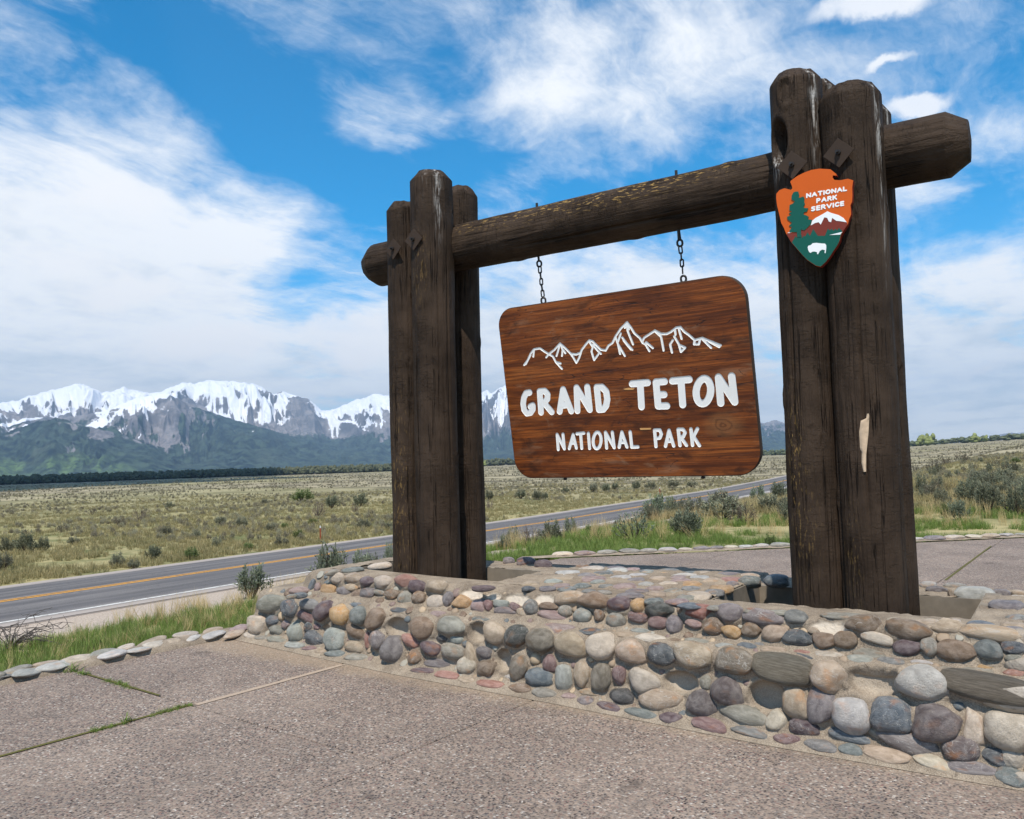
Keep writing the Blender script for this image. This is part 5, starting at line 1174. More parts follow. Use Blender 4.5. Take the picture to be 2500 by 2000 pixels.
def build_board():
    ctr = np.array([-3.01, 5.85, 3.33]) + 1.152 * np.array([0, math.sin(SW), -math.cos(SW)])
    root = thing('hanging_sign', 'varnished brown wooden sign board with white routed lettering hanging from the beam', 'sign', tuple(ctr), (SW, 0, 0))
    Y0 = -.030
    outline = rounded_rect(-1.105, 1.105, -.752, .752, (.19, .15, .17, .19))
    shapes = []       # (key, polygon)
    for i, (c, ss) in enumerate(PANEL['big']):
        for st in ss:
            for a, b_ in zip(st, st[1:]): shapes.append((('big', i), capsule(a, b_, .0290)))
    for i, (c, ss) in enumerate(PANEL['small']):
        for st in ss:
            for a, b_ in zip(st, st[1:]): shapes.append((('small', i), capsule(a, b_, .0145)))
    for st in PANEL['ridge']:
        for a, b_ in zip(st, st[1:]): shapes.append((('ridge', 0), capsule(a, b_, .0096, 4)))
    verts = [Vector(p) for p in outline]; faces = [list(range(len(outline)))]
    for k_, poly in shapes:
        s = len(verts); verts += [Vector(p) for p in poly]; faces.append(list(range(s, s + len(poly))))
    vo, eo, fo, ov, oe, of = delaunay_2d_cdt(verts, [], faces, 1, 1e-5, True)
    groups = {}
    for f, orig in zip(fo, of):
        ks = {shapes[i - 1][0] for i in orig if i > 0}
        key = sorted(ks)[0] if ks else ('board', 0)
        groups.setdefault(key, []).append(list(f))
    depth = .0035
    owner = {}
    for k_, fs in groups.items():
        for f in fs:
            for a, b_ in zip(f, f[1:] + f[:1]): owner[(a, b_)] = k_
    # board: face with openings, rounded rim, sides and back
    bm = bmesh.new(); cache = {}
    def vert(bm, cache, i, y):
        if (i, y) not in cache: cache[(i, y)] = bm.verts.new((vo[i].x, y, vo[i].y))
        return cache[(i, y)]
    for f in groups[('board', 0)]:
        fc = bm.faces.new([vert(bm, cache, i, Y0) for i in f]); fc.material_index = 0
    n = len(outline); rim = []
    oidx = [next(j for j, v in enumerate(vo) if (v - Vector(p)).length < 1e-4) for p in outline]
    rings = [[vert(bm, cache, i, Y0) for i in oidx]]
    nrm = []
    for i in range(n):
        p, q = Vector(outline[i - 1]), Vector(outline[(i + 1) % n]); t = (q - p).normalized(); nrm.append(Vector((t.y, -t.x)))
    for (yy, off) in ((Y0 + .006, .006), (.024, .006), (.030, .0)):
        rings.append([bm.verts.new((outline[i][0] + nrm[i].x * off, yy, outline[i][1] + nrm[i].y * off)) for i in range(n)])
    for a, b_ in zip(rings, rings[1:]):
        for i in range(n):
            fc = bm.faces.new((a[i], a[(i + 1) % n], b_[(i + 1) % n], b_[i])); fc.material_index = 1; fc.smooth = True
    fc = bm.faces.new(list(reversed(rings[-1]))); fc.material_index = 1
    bmesh.ops.recalc_face_normals(bm, faces=bm.faces[:])
    me = bm_mesh('board', bm); me.materials.append(M['board']); me.materials.append(M['edge'])
    obj('board', me, root)
    # routed letters and range: floors sunk into the board with their own walls
    def inlay(name, keys):
        bm = bmesh.new(); cache = {}
        for k_ in keys:
            for f in groups.get(k_, []):
                bm.faces.new([vert(bm, cache, i, Y0 + depth) for i in f])
                for a, b_ in zip(f, f[1:] + f[:1]):
                    if owner.get((b_, a)) not in keys:
                        try: bm.faces.new([vert(bm, cache, a, Y0 + depth), vert(bm, cache, b_, Y0 + depth), vert(bm, cache, b_, Y0), vert(bm, cache, a, Y0)])
                        except ValueError: pass
        bmesh.ops.recalc_face_normals(bm, faces=bm.faces[:])
        for f in bm.faces:
            if abs(f.normal.y) > .9 and f.normal.y > 0: f.normal_flip()
        return obj(name, bm_mesh(name, bm), root, M['letter'])
    for i in range(len(PANEL['big'])): inlay('letter', [('big', i)])
    for i in range(len(PANEL['small'])): inlay('letter', [('small', i)])
    inlay('mountain_outline', [('ridge', 0)])
    for poly in PANEL['tan']:
        obj('wood_patch', bm_mesh('wood_patch', extrude_poly(poly, Y0 - .002, Y0 + .003)), root, M['patch'])
    for x in (-.62, .63):
        bm = bmesh.new()
        bmesh.ops.create_cone(bm, cap_ends=True, segments=10, radius1=.011, radius2=.011, depth=.05, matrix=Matrix.Translation((x, 0, -.757)))
        bmesh.ops.create_cone(bm, cap_ends=True, segments=6, radius1=.017, radius2=.017, depth=.014, matrix=Matrix.Translation((x, 0, -.772)))
        obj('bolt_end', bm_mesh('bolt_end', bm), root, M['iron'])
build_board()

def ring_mesh(name, w, h, r, seg=8):
    t = np.linspace(0, 2 * np.pi, 25)[:-1]
    a, b_ = w / 2 - r, h / 2 - r
    s = b_ - a
    pts = np.stack([a * np.cos(t), t * 0, a * np.sin(t) + np.sign(np.sin(t)) * s * (np.abs(np.sin(t)) > 1e-6)], -1)
    n = len(pts); d = np.roll(pts, -1, 0) - np.roll(pts, 1, 0); d /= np.linalg.norm(d, axis=1)[:, None]
    u = np.tile([0, 1., 0], (n, 1)); v = np.cross(d, u)
    th = np.linspace(0, 2 * np.pi, seg, endpoint=False)
    V = pts[:, None] + r * (u[:, None] * np.cos(th)[None, :, None] + v[:, None] * np.sin(th)[None, :, None])
    V = V.reshape(-1, 3)
    i = np.arange(n)[:, None]; j = np.arange(seg)[None]
    F = np.stack([i * seg + j, ((i + 1) % n) * seg + j, ((i + 1) % n) * seg + (j + 1) % seg, i * seg + (j + 1) % seg], -1).reshape(-1, 4)
    return mesh_np(name, V, F, mats=[M['iron']])
def build_chains():
    lk = ring_mesh('chain_link', .036, .070, .0058); eye = ring_mesh('eye_ring', .056, .066, .0085); dn = np.array([0, math.sin(SW), -math.cos(SW)])
    for (x, lbl, v0, hook) in ((-3.648, 'dark iron chain holding the left side of the hanging sign', .03, False), (-2.378, 'dark iron chain holding the right side of the hanging sign', .03, True)):
        root = thing('chain', lbl, 'chain', (x, BEAM_Y, BEAM_Z - BEAM_R), (SW, 0, 0), 'chains holding the sign board')
        def at(v): return (0, 0, -v - .01)
        sh = bmesh.new()
        ln = .10 if hook else .06
        bmesh.ops.create_cone(sh, cap_ends=True, segments=10, radius1=.010 if not hook else .015, radius2=.010, depth=ln, matrix=Matrix.Translation((0, 0, -ln / 2 + .02)))
        obj('eye_bolt', bm_mesh('eye_bolt', sh), root, M['iron'])
        st = bmesh.new()
        bmesh.ops.create_cone(st, cap_ends=True, segments=10, radius1=.011, radius2=.011, depth=.10, matrix=Matrix.Translation((0, 0, 2 * BEAM_R * math.cos(SW) + .0)))
        o = obj('bolt_end', bm_mesh('bolt_end', st), root, M['iron']); o.rotation_euler = (-SW, 0, 0)
        v = ln - .02 + .02
        o = obj('eye_ring', eye, root, loc=at(v), rot=(0, 0, .2)); v += .052
        i = 0
        while v < .345:
            obj('link', lk, root, loc=at(v), rot=(random.uniform(-.05, .05), random.uniform(-.06, .06), (math.pi / 2 if i % 2 else 0) + .35 + random.uniform(-.1, .1))); v += .0505; i += 1
        obj('eye_ring', eye, root, loc=at(.375), rot=(0, 0, .2))
build_chains()

# ------------------------------------------------------------------ arrowhead plaque
AH = {"face":[[0.035,0.316],[0.102,0.297],[0.135,0.26],[0.138,0.248],[0.115,0.255],[0.112,0.242],[0.122,0.224],[0.156,0.214],[0.203,0.214],[0.233,0.197],[0.225,0.154],[0.224,0.104],[0.22,0.064],[0.209,0.044],[0.21,0.012],[0.21,-0.015],[0.198,-0.04],[0.189,-0.07],[0.175,-0.09],[0.157,-0.114],[0.143,-0.138],[0.135,-0.169],[0.119,-0.198],[0.096,-0.226],[0.073,-0.258],[0.045,-0.29],[0.014,-0.315],[-0.016,-0.304],[-0.067,-0.259],[-0.096,-0.221],[-0.126,-0.179],[-0.16,-0.129],[-0.189,-0.07],[-0.205,-0.02],[-0.219,0.011],[-0.228,0.065],[-0.241,0.134],[-0.244,0.182],[-0.242,0.21],[-0.221,0.23],[-0.188,0.236],[-0.148,0.217],[-0.138,0.224],[-0.14,0.241],[-0.149,0.269],[-0.145,0.277],[-0.103,0.299],[-0.058,0.312],[-0.013,0.319]],"mountain":[[-0.189,-0.068],[-0.121,-0.07],[-0.093,-0.057],[-0.076,-0.067],[-0.057,-0.056],[-0.03,-0.038],[0.028,-0.012],[0.072,-0.007],[0.181,-0.059],[0.186,-0.069],[0.175,-0.09],[0.155,-0.113],[0.139,-0.138],[-0.096,-0.119],[-0.132,-0.118],[-0.158,-0.128]],"ground":[[-0.157,-0.129],[-0.131,-0.09],[-0.125,-0.105],[-0.117,-0.087],[-0.095,-0.091],[-0.091,-0.113],[-0.082,-0.098],[-0.073,-0.105],[-0.056,-0.08],[-0.042,-0.106],[-0.02,-0.065],[0.006,-0.114],[0.049,-0.122],[0.069,-0.079],[0.081,-0.093],[0.092,-0.084],[0.102,-0.099],[0.115,-0.088],[0.123,-0.101],[0.135,-0.087],[0.154,-0.11],[0.142,-0.138],[0.134,-0.169],[0.117,-0.198],[0.095,-0.226],[0.072,-0.258],[0.044,-0.29],[0.014,-0.313],[-0.015,-0.302],[-0.066,-0.257],[-0.095,-0.22],[-0.124,-0.178]],"snow":[[-0.034,-0.04],[-0.024,-0.011],[-0.002,0.003],[0.039,0.018],[0.072,0.032],[0.095,0.016],[0.137,-0.005],[0.165,-0.029],[0.183,-0.06],[0.143,-0.045],[0.122,-0.039],[0.098,-0.016],[0.09,-0.042],[0.077,-0.035],[0.068,-0.01],[0.051,-0.003],[0.027,-0.046],[0.015,-0.028],[-0.007,-0.029]],"meadow":[[0.075,-0.122],[0.154,-0.116],[0.141,-0.131]],"lake":[[-0.184,-0.061],[-0.147,-0.056],[-0.152,-0.062],[-0.168,-0.065]],"tree":[[-0.117,0.198],[-0.101,0.195],[-0.096,0.17],[-0.099,0.152],[-0.07,0.156],[-0.064,0.14],[-0.067,0.122],[-0.063,0.103],[-0.073,0.091],[-0.069,0.081],[-0.044,0.074],[-0.052,0.054],[-0.072,0.053],[-0.075,0.04],[-0.058,0.03],[-0.043,0.018],[-0.048,0.002],[-0.024,-0.005],[-0.034,-0.033],[-0.057,-0.052],[-0.076,-0.065],[-0.095,-0.054],[-0.098,-0.105],[-0.122,-0.101],[-0.121,-0.068],[-0.165,-0.06],[-0.169,-0.05],[-0.15,-0.03],[-0.17,-0.017],[-0.149,-0.002],[-0.177,0.027],[-0.179,0.044],[-0.151,0.05],[-0.166,0.065],[-0.146,0.072],[-0.163,0.085],[-0.159,0.118],[-0.139,0.123],[-0.125,0.134],[-0.146,0.153],[-0.143,0.176],[-0.131,0.196]],"bison":[[-0.059,-0.177],[-0.054,-0.168],[-0.04,-0.167],[-0.027,-0.157],[-0.005,-0.158],[0.025,-0.167],[0.047,-0.172],[0.054,-0.182],[0.054,-0.2],[0.048,-0.234],[0.042,-0.231],[0.045,-0.213],[0.028,-0.207],[0.014,-0.214],[0.002,-0.233],[-0.003,-0.231],[-0.004,-0.218],[-0.021,-0.211],[-0.034,-0.211],[-0.043,-0.217],[-0.051,-0.21],[-0.057,-0.195]],"text":[["N",[[[-0.05,0.146],[-0.049,0.169],[-0.028,0.146],[-0.026,0.169]]]],["A",[[[-0.016,0.146],[-0.002,0.168],[0.01,0.145]],[[-0.011,0.154],[0.006,0.153]]]],["T",[[[0.023,0.168],[0.045,0.167]],[[0.034,0.168],[0.033,0.145]]]],["I",[[[0.056,0.144],[0.057,0.167]]]],["O",[[[0.093,0.155],[0.092,0.161],[0.088,0.165],[0.081,0.167],[0.075,0.165],[0.07,0.161],[0.068,0.156],[0.069,0.15],[0.074,0.146],[0.08,0.144],[0.087,0.145],[0.091,0.15],[0.093,0.155]]]],["N",[[[0.104,0.144],[0.105,0.166],[0.126,0.143],[0.128,0.166]]]],["A",[[[0.138,0.143],[0.151,0.165],[0.163,0.143]],[[0.143,0.151],[0.159,0.151]]]],["L",[[[0.175,0.165],[0.174,0.143],[0.19,0.142]]]],["P",[[[0.011,0.1],[0.012,0.124],[0.025,0.123],[0.03,0.117],[0.024,0.111],[0.012,0.111]]]],["A",[[[0.041,0.1],[0.055,0.123],[0.066,0.099]],[[0.046,0.108],[0.062,0.108]]]],["R",[[[0.078,0.099],[0.079,0.123],[0.092,0.123],[0.097,0.117],[0.091,0.111],[0.078,0.111]],[[0.088,0.111],[0.097,0.099]]]],["K",[[[0.109,0.099],[0.11,0.123]],[[0.129,0.123],[0.109,0.109]],[[0.116,0.113],[0.129,0.099]]]],["S",[[[-0.004,0.075],[-0.013,0.077],[-0.021,0.075],[-0.022,0.07],[-0.013,0.065],[-0.005,0.061],[-0.007,0.056],[-0.015,0.053],[-0.024,0.056]]]],["E",[[[0.026,0.077],[0.009,0.077],[0.008,0.053],[0.025,0.053]],[[0.008,0.066],[0.024,0.065]]]],["R",[[[0.037,0.053],[0.038,0.077],[0.052,0.077],[0.058,0.071],[0.051,0.065],[0.038,0.065]],[[0.048,0.065],[0.058,0.053]]]],["V",[[[0.071,0.076],[0.083,0.053],[0.097,0.076]]]],["I",[[[0.108,0.052],[0.109,0.076]]]],["C",[[[0.142,0.072],[0.134,0.076],[0.125,0.073],[0.121,0.064],[0.124,0.055],[0.133,0.052],[0.141,0.056]]]],["E",[[[0.17,0.075],[0.154,0.075],[0.153,0.052],[0.169,0.052]],[[0.153,0.064],[0.168,0.064]]]]]}
def build_plaque():
    root = thing('arrowhead_plaque', 'orange and green arrowhead shaped plaque with tree, peak and white buffalo on the right posts', 'plaque', (-1.25, 5.372, 3.09))
    face = AH['face']
    # chipped rim
    rim = []
    for a, b_ in zip(face, face[1:] + face[:1]):
        a, b_ = np.array(a), np.array(b_); n_ = max(1, int(np.linalg.norm(b_ - a) / .022))
        for i in range(n_): rim.append(tuple(a + (b_ - a) * i / n_))
    me = bm_mesh('plate', extrude_poly(rim, -.012, .028)); me.materials.append(M['orange']); me.materials.append(M['side'])
    for p in me.polygons:
        if p.normal.y > -.9: p.material_index = 1
    obj('plate', me, root)
    ys = {'mountain': -.0138, 'snow': -.0152, 'ground': -.0156, 'lake': -.0146, 'meadow': -.0170, 'tree': -.0172, 'bison': -.0170}
    mm = {'mountain': 'redbrown', 'snow': 'enamel', 'ground': 'green', 'lake': 'enamel', 'meadow': 'enamel', 'tree': 'green', 'bison': 'enamel'}
    nm = {'mountain': 'mountain_relief', 'snow': 'snow_cap', 'ground': 'meadow_relief', 'lake': 'white_fleck', 'meadow': 'white_fleck', 'tree': 'tree_relief', 'bison': 'buffalo_relief'}
    for k_ in ('mountain', 'lake', 'ground', 'snow', 'meadow', 'tree', 'bison'):
        obj(nm[k_], bm_mesh(nm[k_], extrude_poly(AH[k_], ys[k_], -.011)), root, M[mm[k_]])
    for c, ss in AH['text']:
        bm = bmesh.new(); q = 0
        for st in ss:
            for a, b_ in zip(st, st[1:]):
                extrude_poly(capsule(a, b_, .0044, 4), -.0140 - .00012 * q, -.0115, bm); q += 1
        obj('letter', bm_mesh('letter', bm), root, M['enamel'])
build_plaque()

# ------------------------------------------------------------------ plants
def leaf_cards(P, Dr, L_, W_, rs):
    """narrow leaves: base points P, directions Dr"""
    n = len(P)
    side = np.cross(Dr, rs.normal(size=(n, 3))); side /= np.linalg.norm(side, axis=1)[:, None] + 1e-9
    a = P - side * W_[:, None] / 2 * .4; b_ = P + side * W_[:, None] / 2 * .4
    m1 = P + Dr * L_[:, None] * .5 - side * W_[:, None] / 2; m2 = P + Dr * L_[:, None] * .5 + side * W_[:, None] / 2; tip = P + Dr * L_[:, None]
    V = np.stack([a, b_, m2, m1, tip], 1).reshape(-1, 3)
    i = np.arange(n) * 5
    Q = np.stack([i, i + 1, i + 2, i + 3], -1); T = np.stack([i + 3, i + 2, i + 4], -1)
    return V, Q, T
def sage_parts(seed, n_stem=44, per=22, dead=False, upright=.5, leaf=1.0):
    rs = np.random.default_rng(seed)
    tubes, LP, LD, LT = [], [], [], []
    for s in range(n_stem):
        a = rs.uniform(0, 2 * np.pi); e = rs.uniform(.15, 1.0) ** upright
        d = np.array([math.cos(a) * (1.05 - .75 * e), math.sin(a) * (1.05 - .75 * e), e]); ln = rs.uniform(.72, 1.05)
        end = np.array([d[0] * .52, d[1] * .52, d[2] * .95]) * ln
        t = np.linspace(0, 1, 6)[:, None]
        bend = rs.normal(0, .05, 3)
        pts = end * t + np.array([d[0], d[1], 0]) * .12 * np.sin(t * np.pi) + bend * t * (1 - t) * 3 + rs.normal(0, .012, (6, 3)) * t
        if dead or s % 3 == 0: tubes.append(tube_np(pts, np.linspace(.014, .004, 6) * (1.0 if dead else .8), 5))
        if dead:
            for q in range(5):
                k_ = rs.integers(2, 6); b0 = pts[k_]; dr = rs.normal(size=3) * .5 + d; dr[2] = abs(dr[2]); dr /= np.linalg.norm(dr)
                l2 = rs.uniform(.10, .28); tw = b0 + dr * l2 * np.linspace(0, 1, 4)[:, None] + rs.normal(0, .012, (4, 3)) * np.linspace(0, 1, 4)[:, None]
                tubes.append(tube_np(tw, np.linspace(.006, .0022, 4), 4))
        nl = per if not dead else 0
        if nl:
            u = rs.uniform(.35, 1.0, nl) ** .8
            base = np.stack([np.interp(u, np.linspace(0, 1, 6), pts[:, c]) for c in range(3)], -1) + rs.normal(0, .022, (nl, 3))
            dr = rs.normal(size=(nl, 3)) * .55 + d * .8 + np.array([0, 0, .45]); dr /= np.linalg.norm(dr, axis=1)[:, None]
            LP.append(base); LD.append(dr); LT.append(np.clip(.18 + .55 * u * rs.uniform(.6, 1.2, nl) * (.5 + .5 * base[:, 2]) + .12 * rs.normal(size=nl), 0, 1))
    V, F = merge(tubes); V[:, 2] = np.maximum(V[:, 2], -.05)
    stems = mesh_np('sage_stems_%d' % seed, V, F, mats=[M['bark'] if dead else M['darkbark']])
    fol = None
    if LP:
        P = np.concatenate(LP); Dr = np.concatenate(LD); T = np.concatenate(LT); n = len(P)
        V, Q, T3 = leaf_cards(P, Dr, rs.uniform(.055, .11, n) * leaf, rs.uniform(.014, .026, n) * leaf, rs)
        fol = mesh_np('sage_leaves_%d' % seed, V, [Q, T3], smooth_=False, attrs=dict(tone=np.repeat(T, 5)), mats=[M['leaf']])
    return stems, fol
SAGE = [sage_parts(k, 52, 26, leaf=1.1) for k in (1, 2, 3)] + [sage_parts(k, 60, 24, upright=.35, leaf=1.05) for k in (4, 5)]
DEAD = [sage_parts(k, 26, 0, dead=True, upright=.6) for k in (11, 12)]
HALF = [sage_parts(k, 34, 12, upright=.5) for k in (21, 22)]
TONE = dict(d=(120, 126, 102), g=(138, 138, 116), G=(104, 128, 58), S=(132, 146, 122), b=(124, 112, 98), t=(176, 150, 108))
WORD = dict(d='dark-green', g='dusty', G='bright', S='silvery', b='brownish', t='straw-coloured')
PLANTS = [[-40.41,18.23,0.97,0.82,"s","d"],[-39.46,18.57,1.19,0.97,"s","d"],[-39.84,19.53,0.76,0.69,"s","d"],[-32.93,14.72,0.85,0.7,"s","g"],[-58.58,35.85,1.55,1.06,"d","g"],[-52.12,30.42,1.3,0.81,"s","b"],[-76.55,50.03,1.18,0.76,"s","g"],[-71.18,62.92,3.3,1.47,"s","G"],[-44.49,40.67,1.46,1.28,"d","g"],[-52.37,49.5,1.54,1.26,"s","d"],[-54.13,54.66,1.73,1.35,"s","d"],[-45.32,45.26,0.94,0.63,"d","g"],[-41.85,32.12,1.14,0.67,"s","g"],[-45.36,33.27,1.11,0.58,"s","g"],[-30.96,19.5,0.9,0.63,"s","d"],[-29.3,20.12,0.82,0.54,"s","G"],[-30.0,17.41,0.65,0.56,"s","g"],[-33.12,24.09,0.73,0.46,"s","g"],[-29.91,23.34,0.61,0.39,"s","G"],[-31.95,27.98,0.86,0.53,"s","G"],[-29.68,24.98,0.85,0.52,"s","g"],[-32.93,33.57,1.01,0.64,"s","g"],[-41.44,26.86,0.9,0.59,"s","g"],[-38.94,33.01,0.59,0.37,"s","G"],[-39.2,35.46,0.87,0.36,"s","G"],[-28.83,17.39,0.64,0.39,"s","g"],[-72.11,58.43,1.24,0.71,"s","g"],[-38.42,31.53,0.95,0.52,"s","g"],[-73.5,40.31,1.26,0.82,"s","b"],[-51.14,26.15,1.0,0.6,"s","b"],[-41.33,21.74,0.74,0.45,"s","g"],[-37.68,26.17,0.72,0.47,"s","g"],[-40.66,42.08,0.97,0.57,"s","b"],[-30.83,33.31,0.67,0.49,"s","g"],[-8.9,7.0,0.46,0.46,"s","S"],[-18.8,17.67,1.2,1.25,"s","S"],[-18.8,19.07,0.94,0.83,"s","S"],[-18.8,20.28,0.41,1.0,"s","S"],[-18.8,19.51,0.66,0.74,"s","S"],[-9.34,13.39,0.31,0.29,"s","S"],[-9.09,14.0,0.5,0.43,"d","g"],[-9.21,14.96,0.52,0.44,"s","d"],[-18.8,32.2,0.96,1.03,"s","S"],[-9.42,17.04,0.29,0.25,"s","G"],[-7.36,15.13,0.83,0.64,"d","S"],[-18.8,41.33,1.69,1.69,"s","S"],[-18.8,41.68,1.34,1.47,"s","G"],[-18.8,43.41,0.92,1.41,"s","G"],[-6.69,16.25,0.79,0.56,"s","S"],[-18.8,51.37,2.37,1.46,"s","g"],[-7.7,21.17,1.22,0.65,"s","g"],[-6.59,19.69,0.75,0.56,"s","b"],[-8.81,22.15,0.81,0.56,"s","g"],[-9.34,31.99,0.91,0.79,"s","S"],[-7.33,24.12,0.84,0.53,"s","g"],[-18.8,59.15,1.48,1.5,"s","S"],[-4.41,14.49,0.24,0.29,"s","G"],[-6.2,22.17,0.65,0.43,"s","g"],[-43.29,65.06,1.4,0.93,"s","d"],[-41.0,64.21,1.36,0.91,"s","d"],[-40.74,65.22,0.99,0.76,"s","d"],[-46.04,78.0,1.08,0.72,"s","d"],[-43.63,80.04,1.45,1.08,"s","g"],[-41.89,79.71,1.43,1.07,"s","d"],[-43.36,84.74,1.13,0.85,"s","d"],[-40.45,84.17,1.38,1.1,"s","d"],[-38.79,84.56,1.83,0.91,"s","g"],[-36.85,86.31,2.02,0.92,"s","g"],[-35.48,88.33,1.85,0.74,"s","g"],[-44.28,61.31,1.13,0.98,"s","d"],[-36.22,50.18,0.8,0.92,"d","g"],[-8.74,70.55,1.7,1.14,"s","b"],[-4.97,36.42,0.66,0.82,"s","d"],[-3.65,29.44,0.66,0.79,"d","b"],[-3.85,35.24,0.72,0.69,"d","t"],[-9.53,100.44,2.12,1.15,"s","b"],[-5.11,76.58,1.78,0.59,"s","b"],[-2.52,27.1,0.76,0.69,"s","d"],[-1.74,23.68,0.65,0.78,"s","d"],[-2.19,21.57,0.57,0.49,"s","S"],[-2.5,22.09,0.27,0.37,"s","G"],[-1.09,22.87,0.68,0.74,"s","d"],[-3.61,44.43,1.35,0.66,"s","g"],[-2.58,45.29,1.36,0.78,"s","g"],[-10.81,76.3,1.17,0.97,"s","b"],[-9.24,83.16,1.48,0.89,"s","b"],[-6.12,71.05,1.24,0.74,"s","b"],[-3.33,65.71,1.29,0.67,"s","b"],[-2.0,31.54,0.68,0.49,"s","d"],[-1.63,38.0,0.64,0.58,"s","g"],[-0.99,28.77,0.73,0.73,"s","d"],[-3.79,81.33,1.04,0.48,"s","G"]]
SPECIAL = {}
def build_plants():
    made = []
    for i, (x, y, w, h, k_, t) in enumerate(PLANTS):
        zb = float(terrain(np.array(x), np.array(y)))
        half = t == 'b' or (k_ == 'd' and t in 'St')
        st, fo = (DEAD[i % 2] if k_ == 'd' and t == 'g' else HALF[i % 2] if half else SAGE[i % 5])
        nm = 'dead_shrub' if k_ == 'd' else ('green_shrub' if t == 'G' else 'sagebrush')
        cat = 'shrub' if nm != 'sagebrush' else 'sagebrush'
        if i in SPECIAL: lbl, grp = SPECIAL[i], None
        else:
            a_ = math.degrees(math.atan2(x, y)); r_ = math.hypot(x, y)
            if a_ < -43.5 and x > -12:
                where = 'standing alone between the stone base and the road'; grp = 'shrubs on the bank behind the rear pavement'
            elif a_ < -43.5 and x > -23:
                where = 'on the near side of the road, just left of the posts'; grp = 'shrubs on the bank behind the rear pavement'
            elif a_ < -43.5:
                side = ('at the left edge of the flat', 'below the leftmost snowy peak', 'below the gap between the snowy peaks', 'below the highest snowy peak', 'just left of the log posts')[min(4, int((a_ + 66.5) / 4.6))] if a_ > -66.5 else 'at the left edge of the flat'
                far = 'by the far road verge' if r_ < 41 else ('midway out' if r_ < 60 else 'far out')
                where = far + ', ' + side; grp = 'shrubs on the flat left of the log posts'
            elif x < -25:
                side = ('beside the left posts', 'below the left half of the sign', 'below the right half of the sign')[min(2, int((a_ + 43.5) / 7.5))]
                where = 'across the road, ' + side; grp = 'shrubs on the flat under the hanging sign'
            elif a_ > -13:
                side = 'against the right post' if a_ < -6.5 else ('a little right of the posts' if a_ < -4.2 else 'near the right edge')
                far = 'close behind the rear kerb' if r_ < 27 else ('midway back' if r_ < 50 else 'far back')
                where = far + ', ' + side; grp = 'shrubs behind the pavement right of the posts'
            else:
                side = ('beside the left posts', 'below the left half of the sign', 'below the right half of the sign', 'beside the right posts')[max(0, min(3, int((a_ + 46) / 9.)))]
                far = 'on the near bank' if r_ < 24 else 'on the road bank'
                where = far + ', ' + side; grp = 'shrubs on the bank behind the rear pavement'
            size = 'small' if h < .55 else ('middling' if h < .95 else 'large')
            kind_ = 'leafless shrub' if k_ == 'd' else ('leafy shrub' if t == 'G' else 'sagebrush')
            lbl = '%s %s %s %s' % (size, WORD[t], kind_, where)
        root = thing(nm, lbl, cat, (x, y, zb - .03), (0, 0, random.uniform(0, 6.28)), grp)
        nr = 1.35 if math.hypot(x, y) < 30 else 1.12
        if grp: made.append((a_, root))
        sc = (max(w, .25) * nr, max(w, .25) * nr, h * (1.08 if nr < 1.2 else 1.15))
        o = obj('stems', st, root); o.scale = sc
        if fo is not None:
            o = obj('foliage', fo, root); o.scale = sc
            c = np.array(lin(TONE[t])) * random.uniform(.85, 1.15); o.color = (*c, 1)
build_plants()
def sort_labels():
    same = {}
    for o in bpy.data.objects:
        if o.parent is None and 'shrubs' in str(o.get('group', '')): same.setdefault(o['label'], []).append(o)
    nth = ['leftmost', 'second', 'third', 'fourth', 'fifth', 'sixth']
    for l, os_ in same.items():
        if len(os_) < 2: continue
        os_.sort(key=lambda o: math.atan2(o.location.x, o.location.y))
        for k_, o in enumerate(os_): o['label'] = '%s %s' % (nth[k_] if k_ < len(os_) - 1 else 'rightmost', l)
sort_labels()

def tuft_mesh(name, n, h, spread, seed, mat, lean=.45, width=.006, head=0.):
    rs = np.random.default_rng(seed)
    a = rs.uniform(0, 2 * np.pi, n); r0 = spread * np.sqrt(rs.uniform(0, 1, n)); b0 = np.stack([r0 * np.cos(a), r0 * np.sin(a), np.zeros(n)], -1)
    hh = h * rs.uniform(.5, 1.1, n); az = rs.uniform(0, 2 * np.pi, n); ln = lean * rs.uniform(.2, 1.3, n)
    dirn = np.stack([np.cos(az), np.sin(az), np.zeros(n)], -1); side = np.stack([-np.sin(az), np.cos(az), np.zeros(n)], -1)
    rows, tips = [], []
    for t, w in ((0, 1.), (.35, .95), (.7, .7), (1., .05)):
        c = b0 + dirn * (ln * hh * t ** 2)[:, None] + np.array([0, 0, 1.]) * (hh * (t - .18 * ln * t ** 2))[:, None]
        rows += [c - side * width / 2 * w, c + side * width / 2 * w]; tips += [t, t]
    V = np.stack(rows, 1).reshape(-1, 3); i = np.arange(n) * 8
    F = np.concatenate([np.stack([i + k_, i + k_ + 1, i + k_ + 3, i + k_ + 2], -1) for k_ in (0, 2, 4)])
    tone = np.repeat(rs.uniform(0, 1, n), 8); tip = np.tile(np.array(tips), n)
    return mesh_np(name, V, F, attrs=dict(tone=tone, tip=tip), mats=[mat])

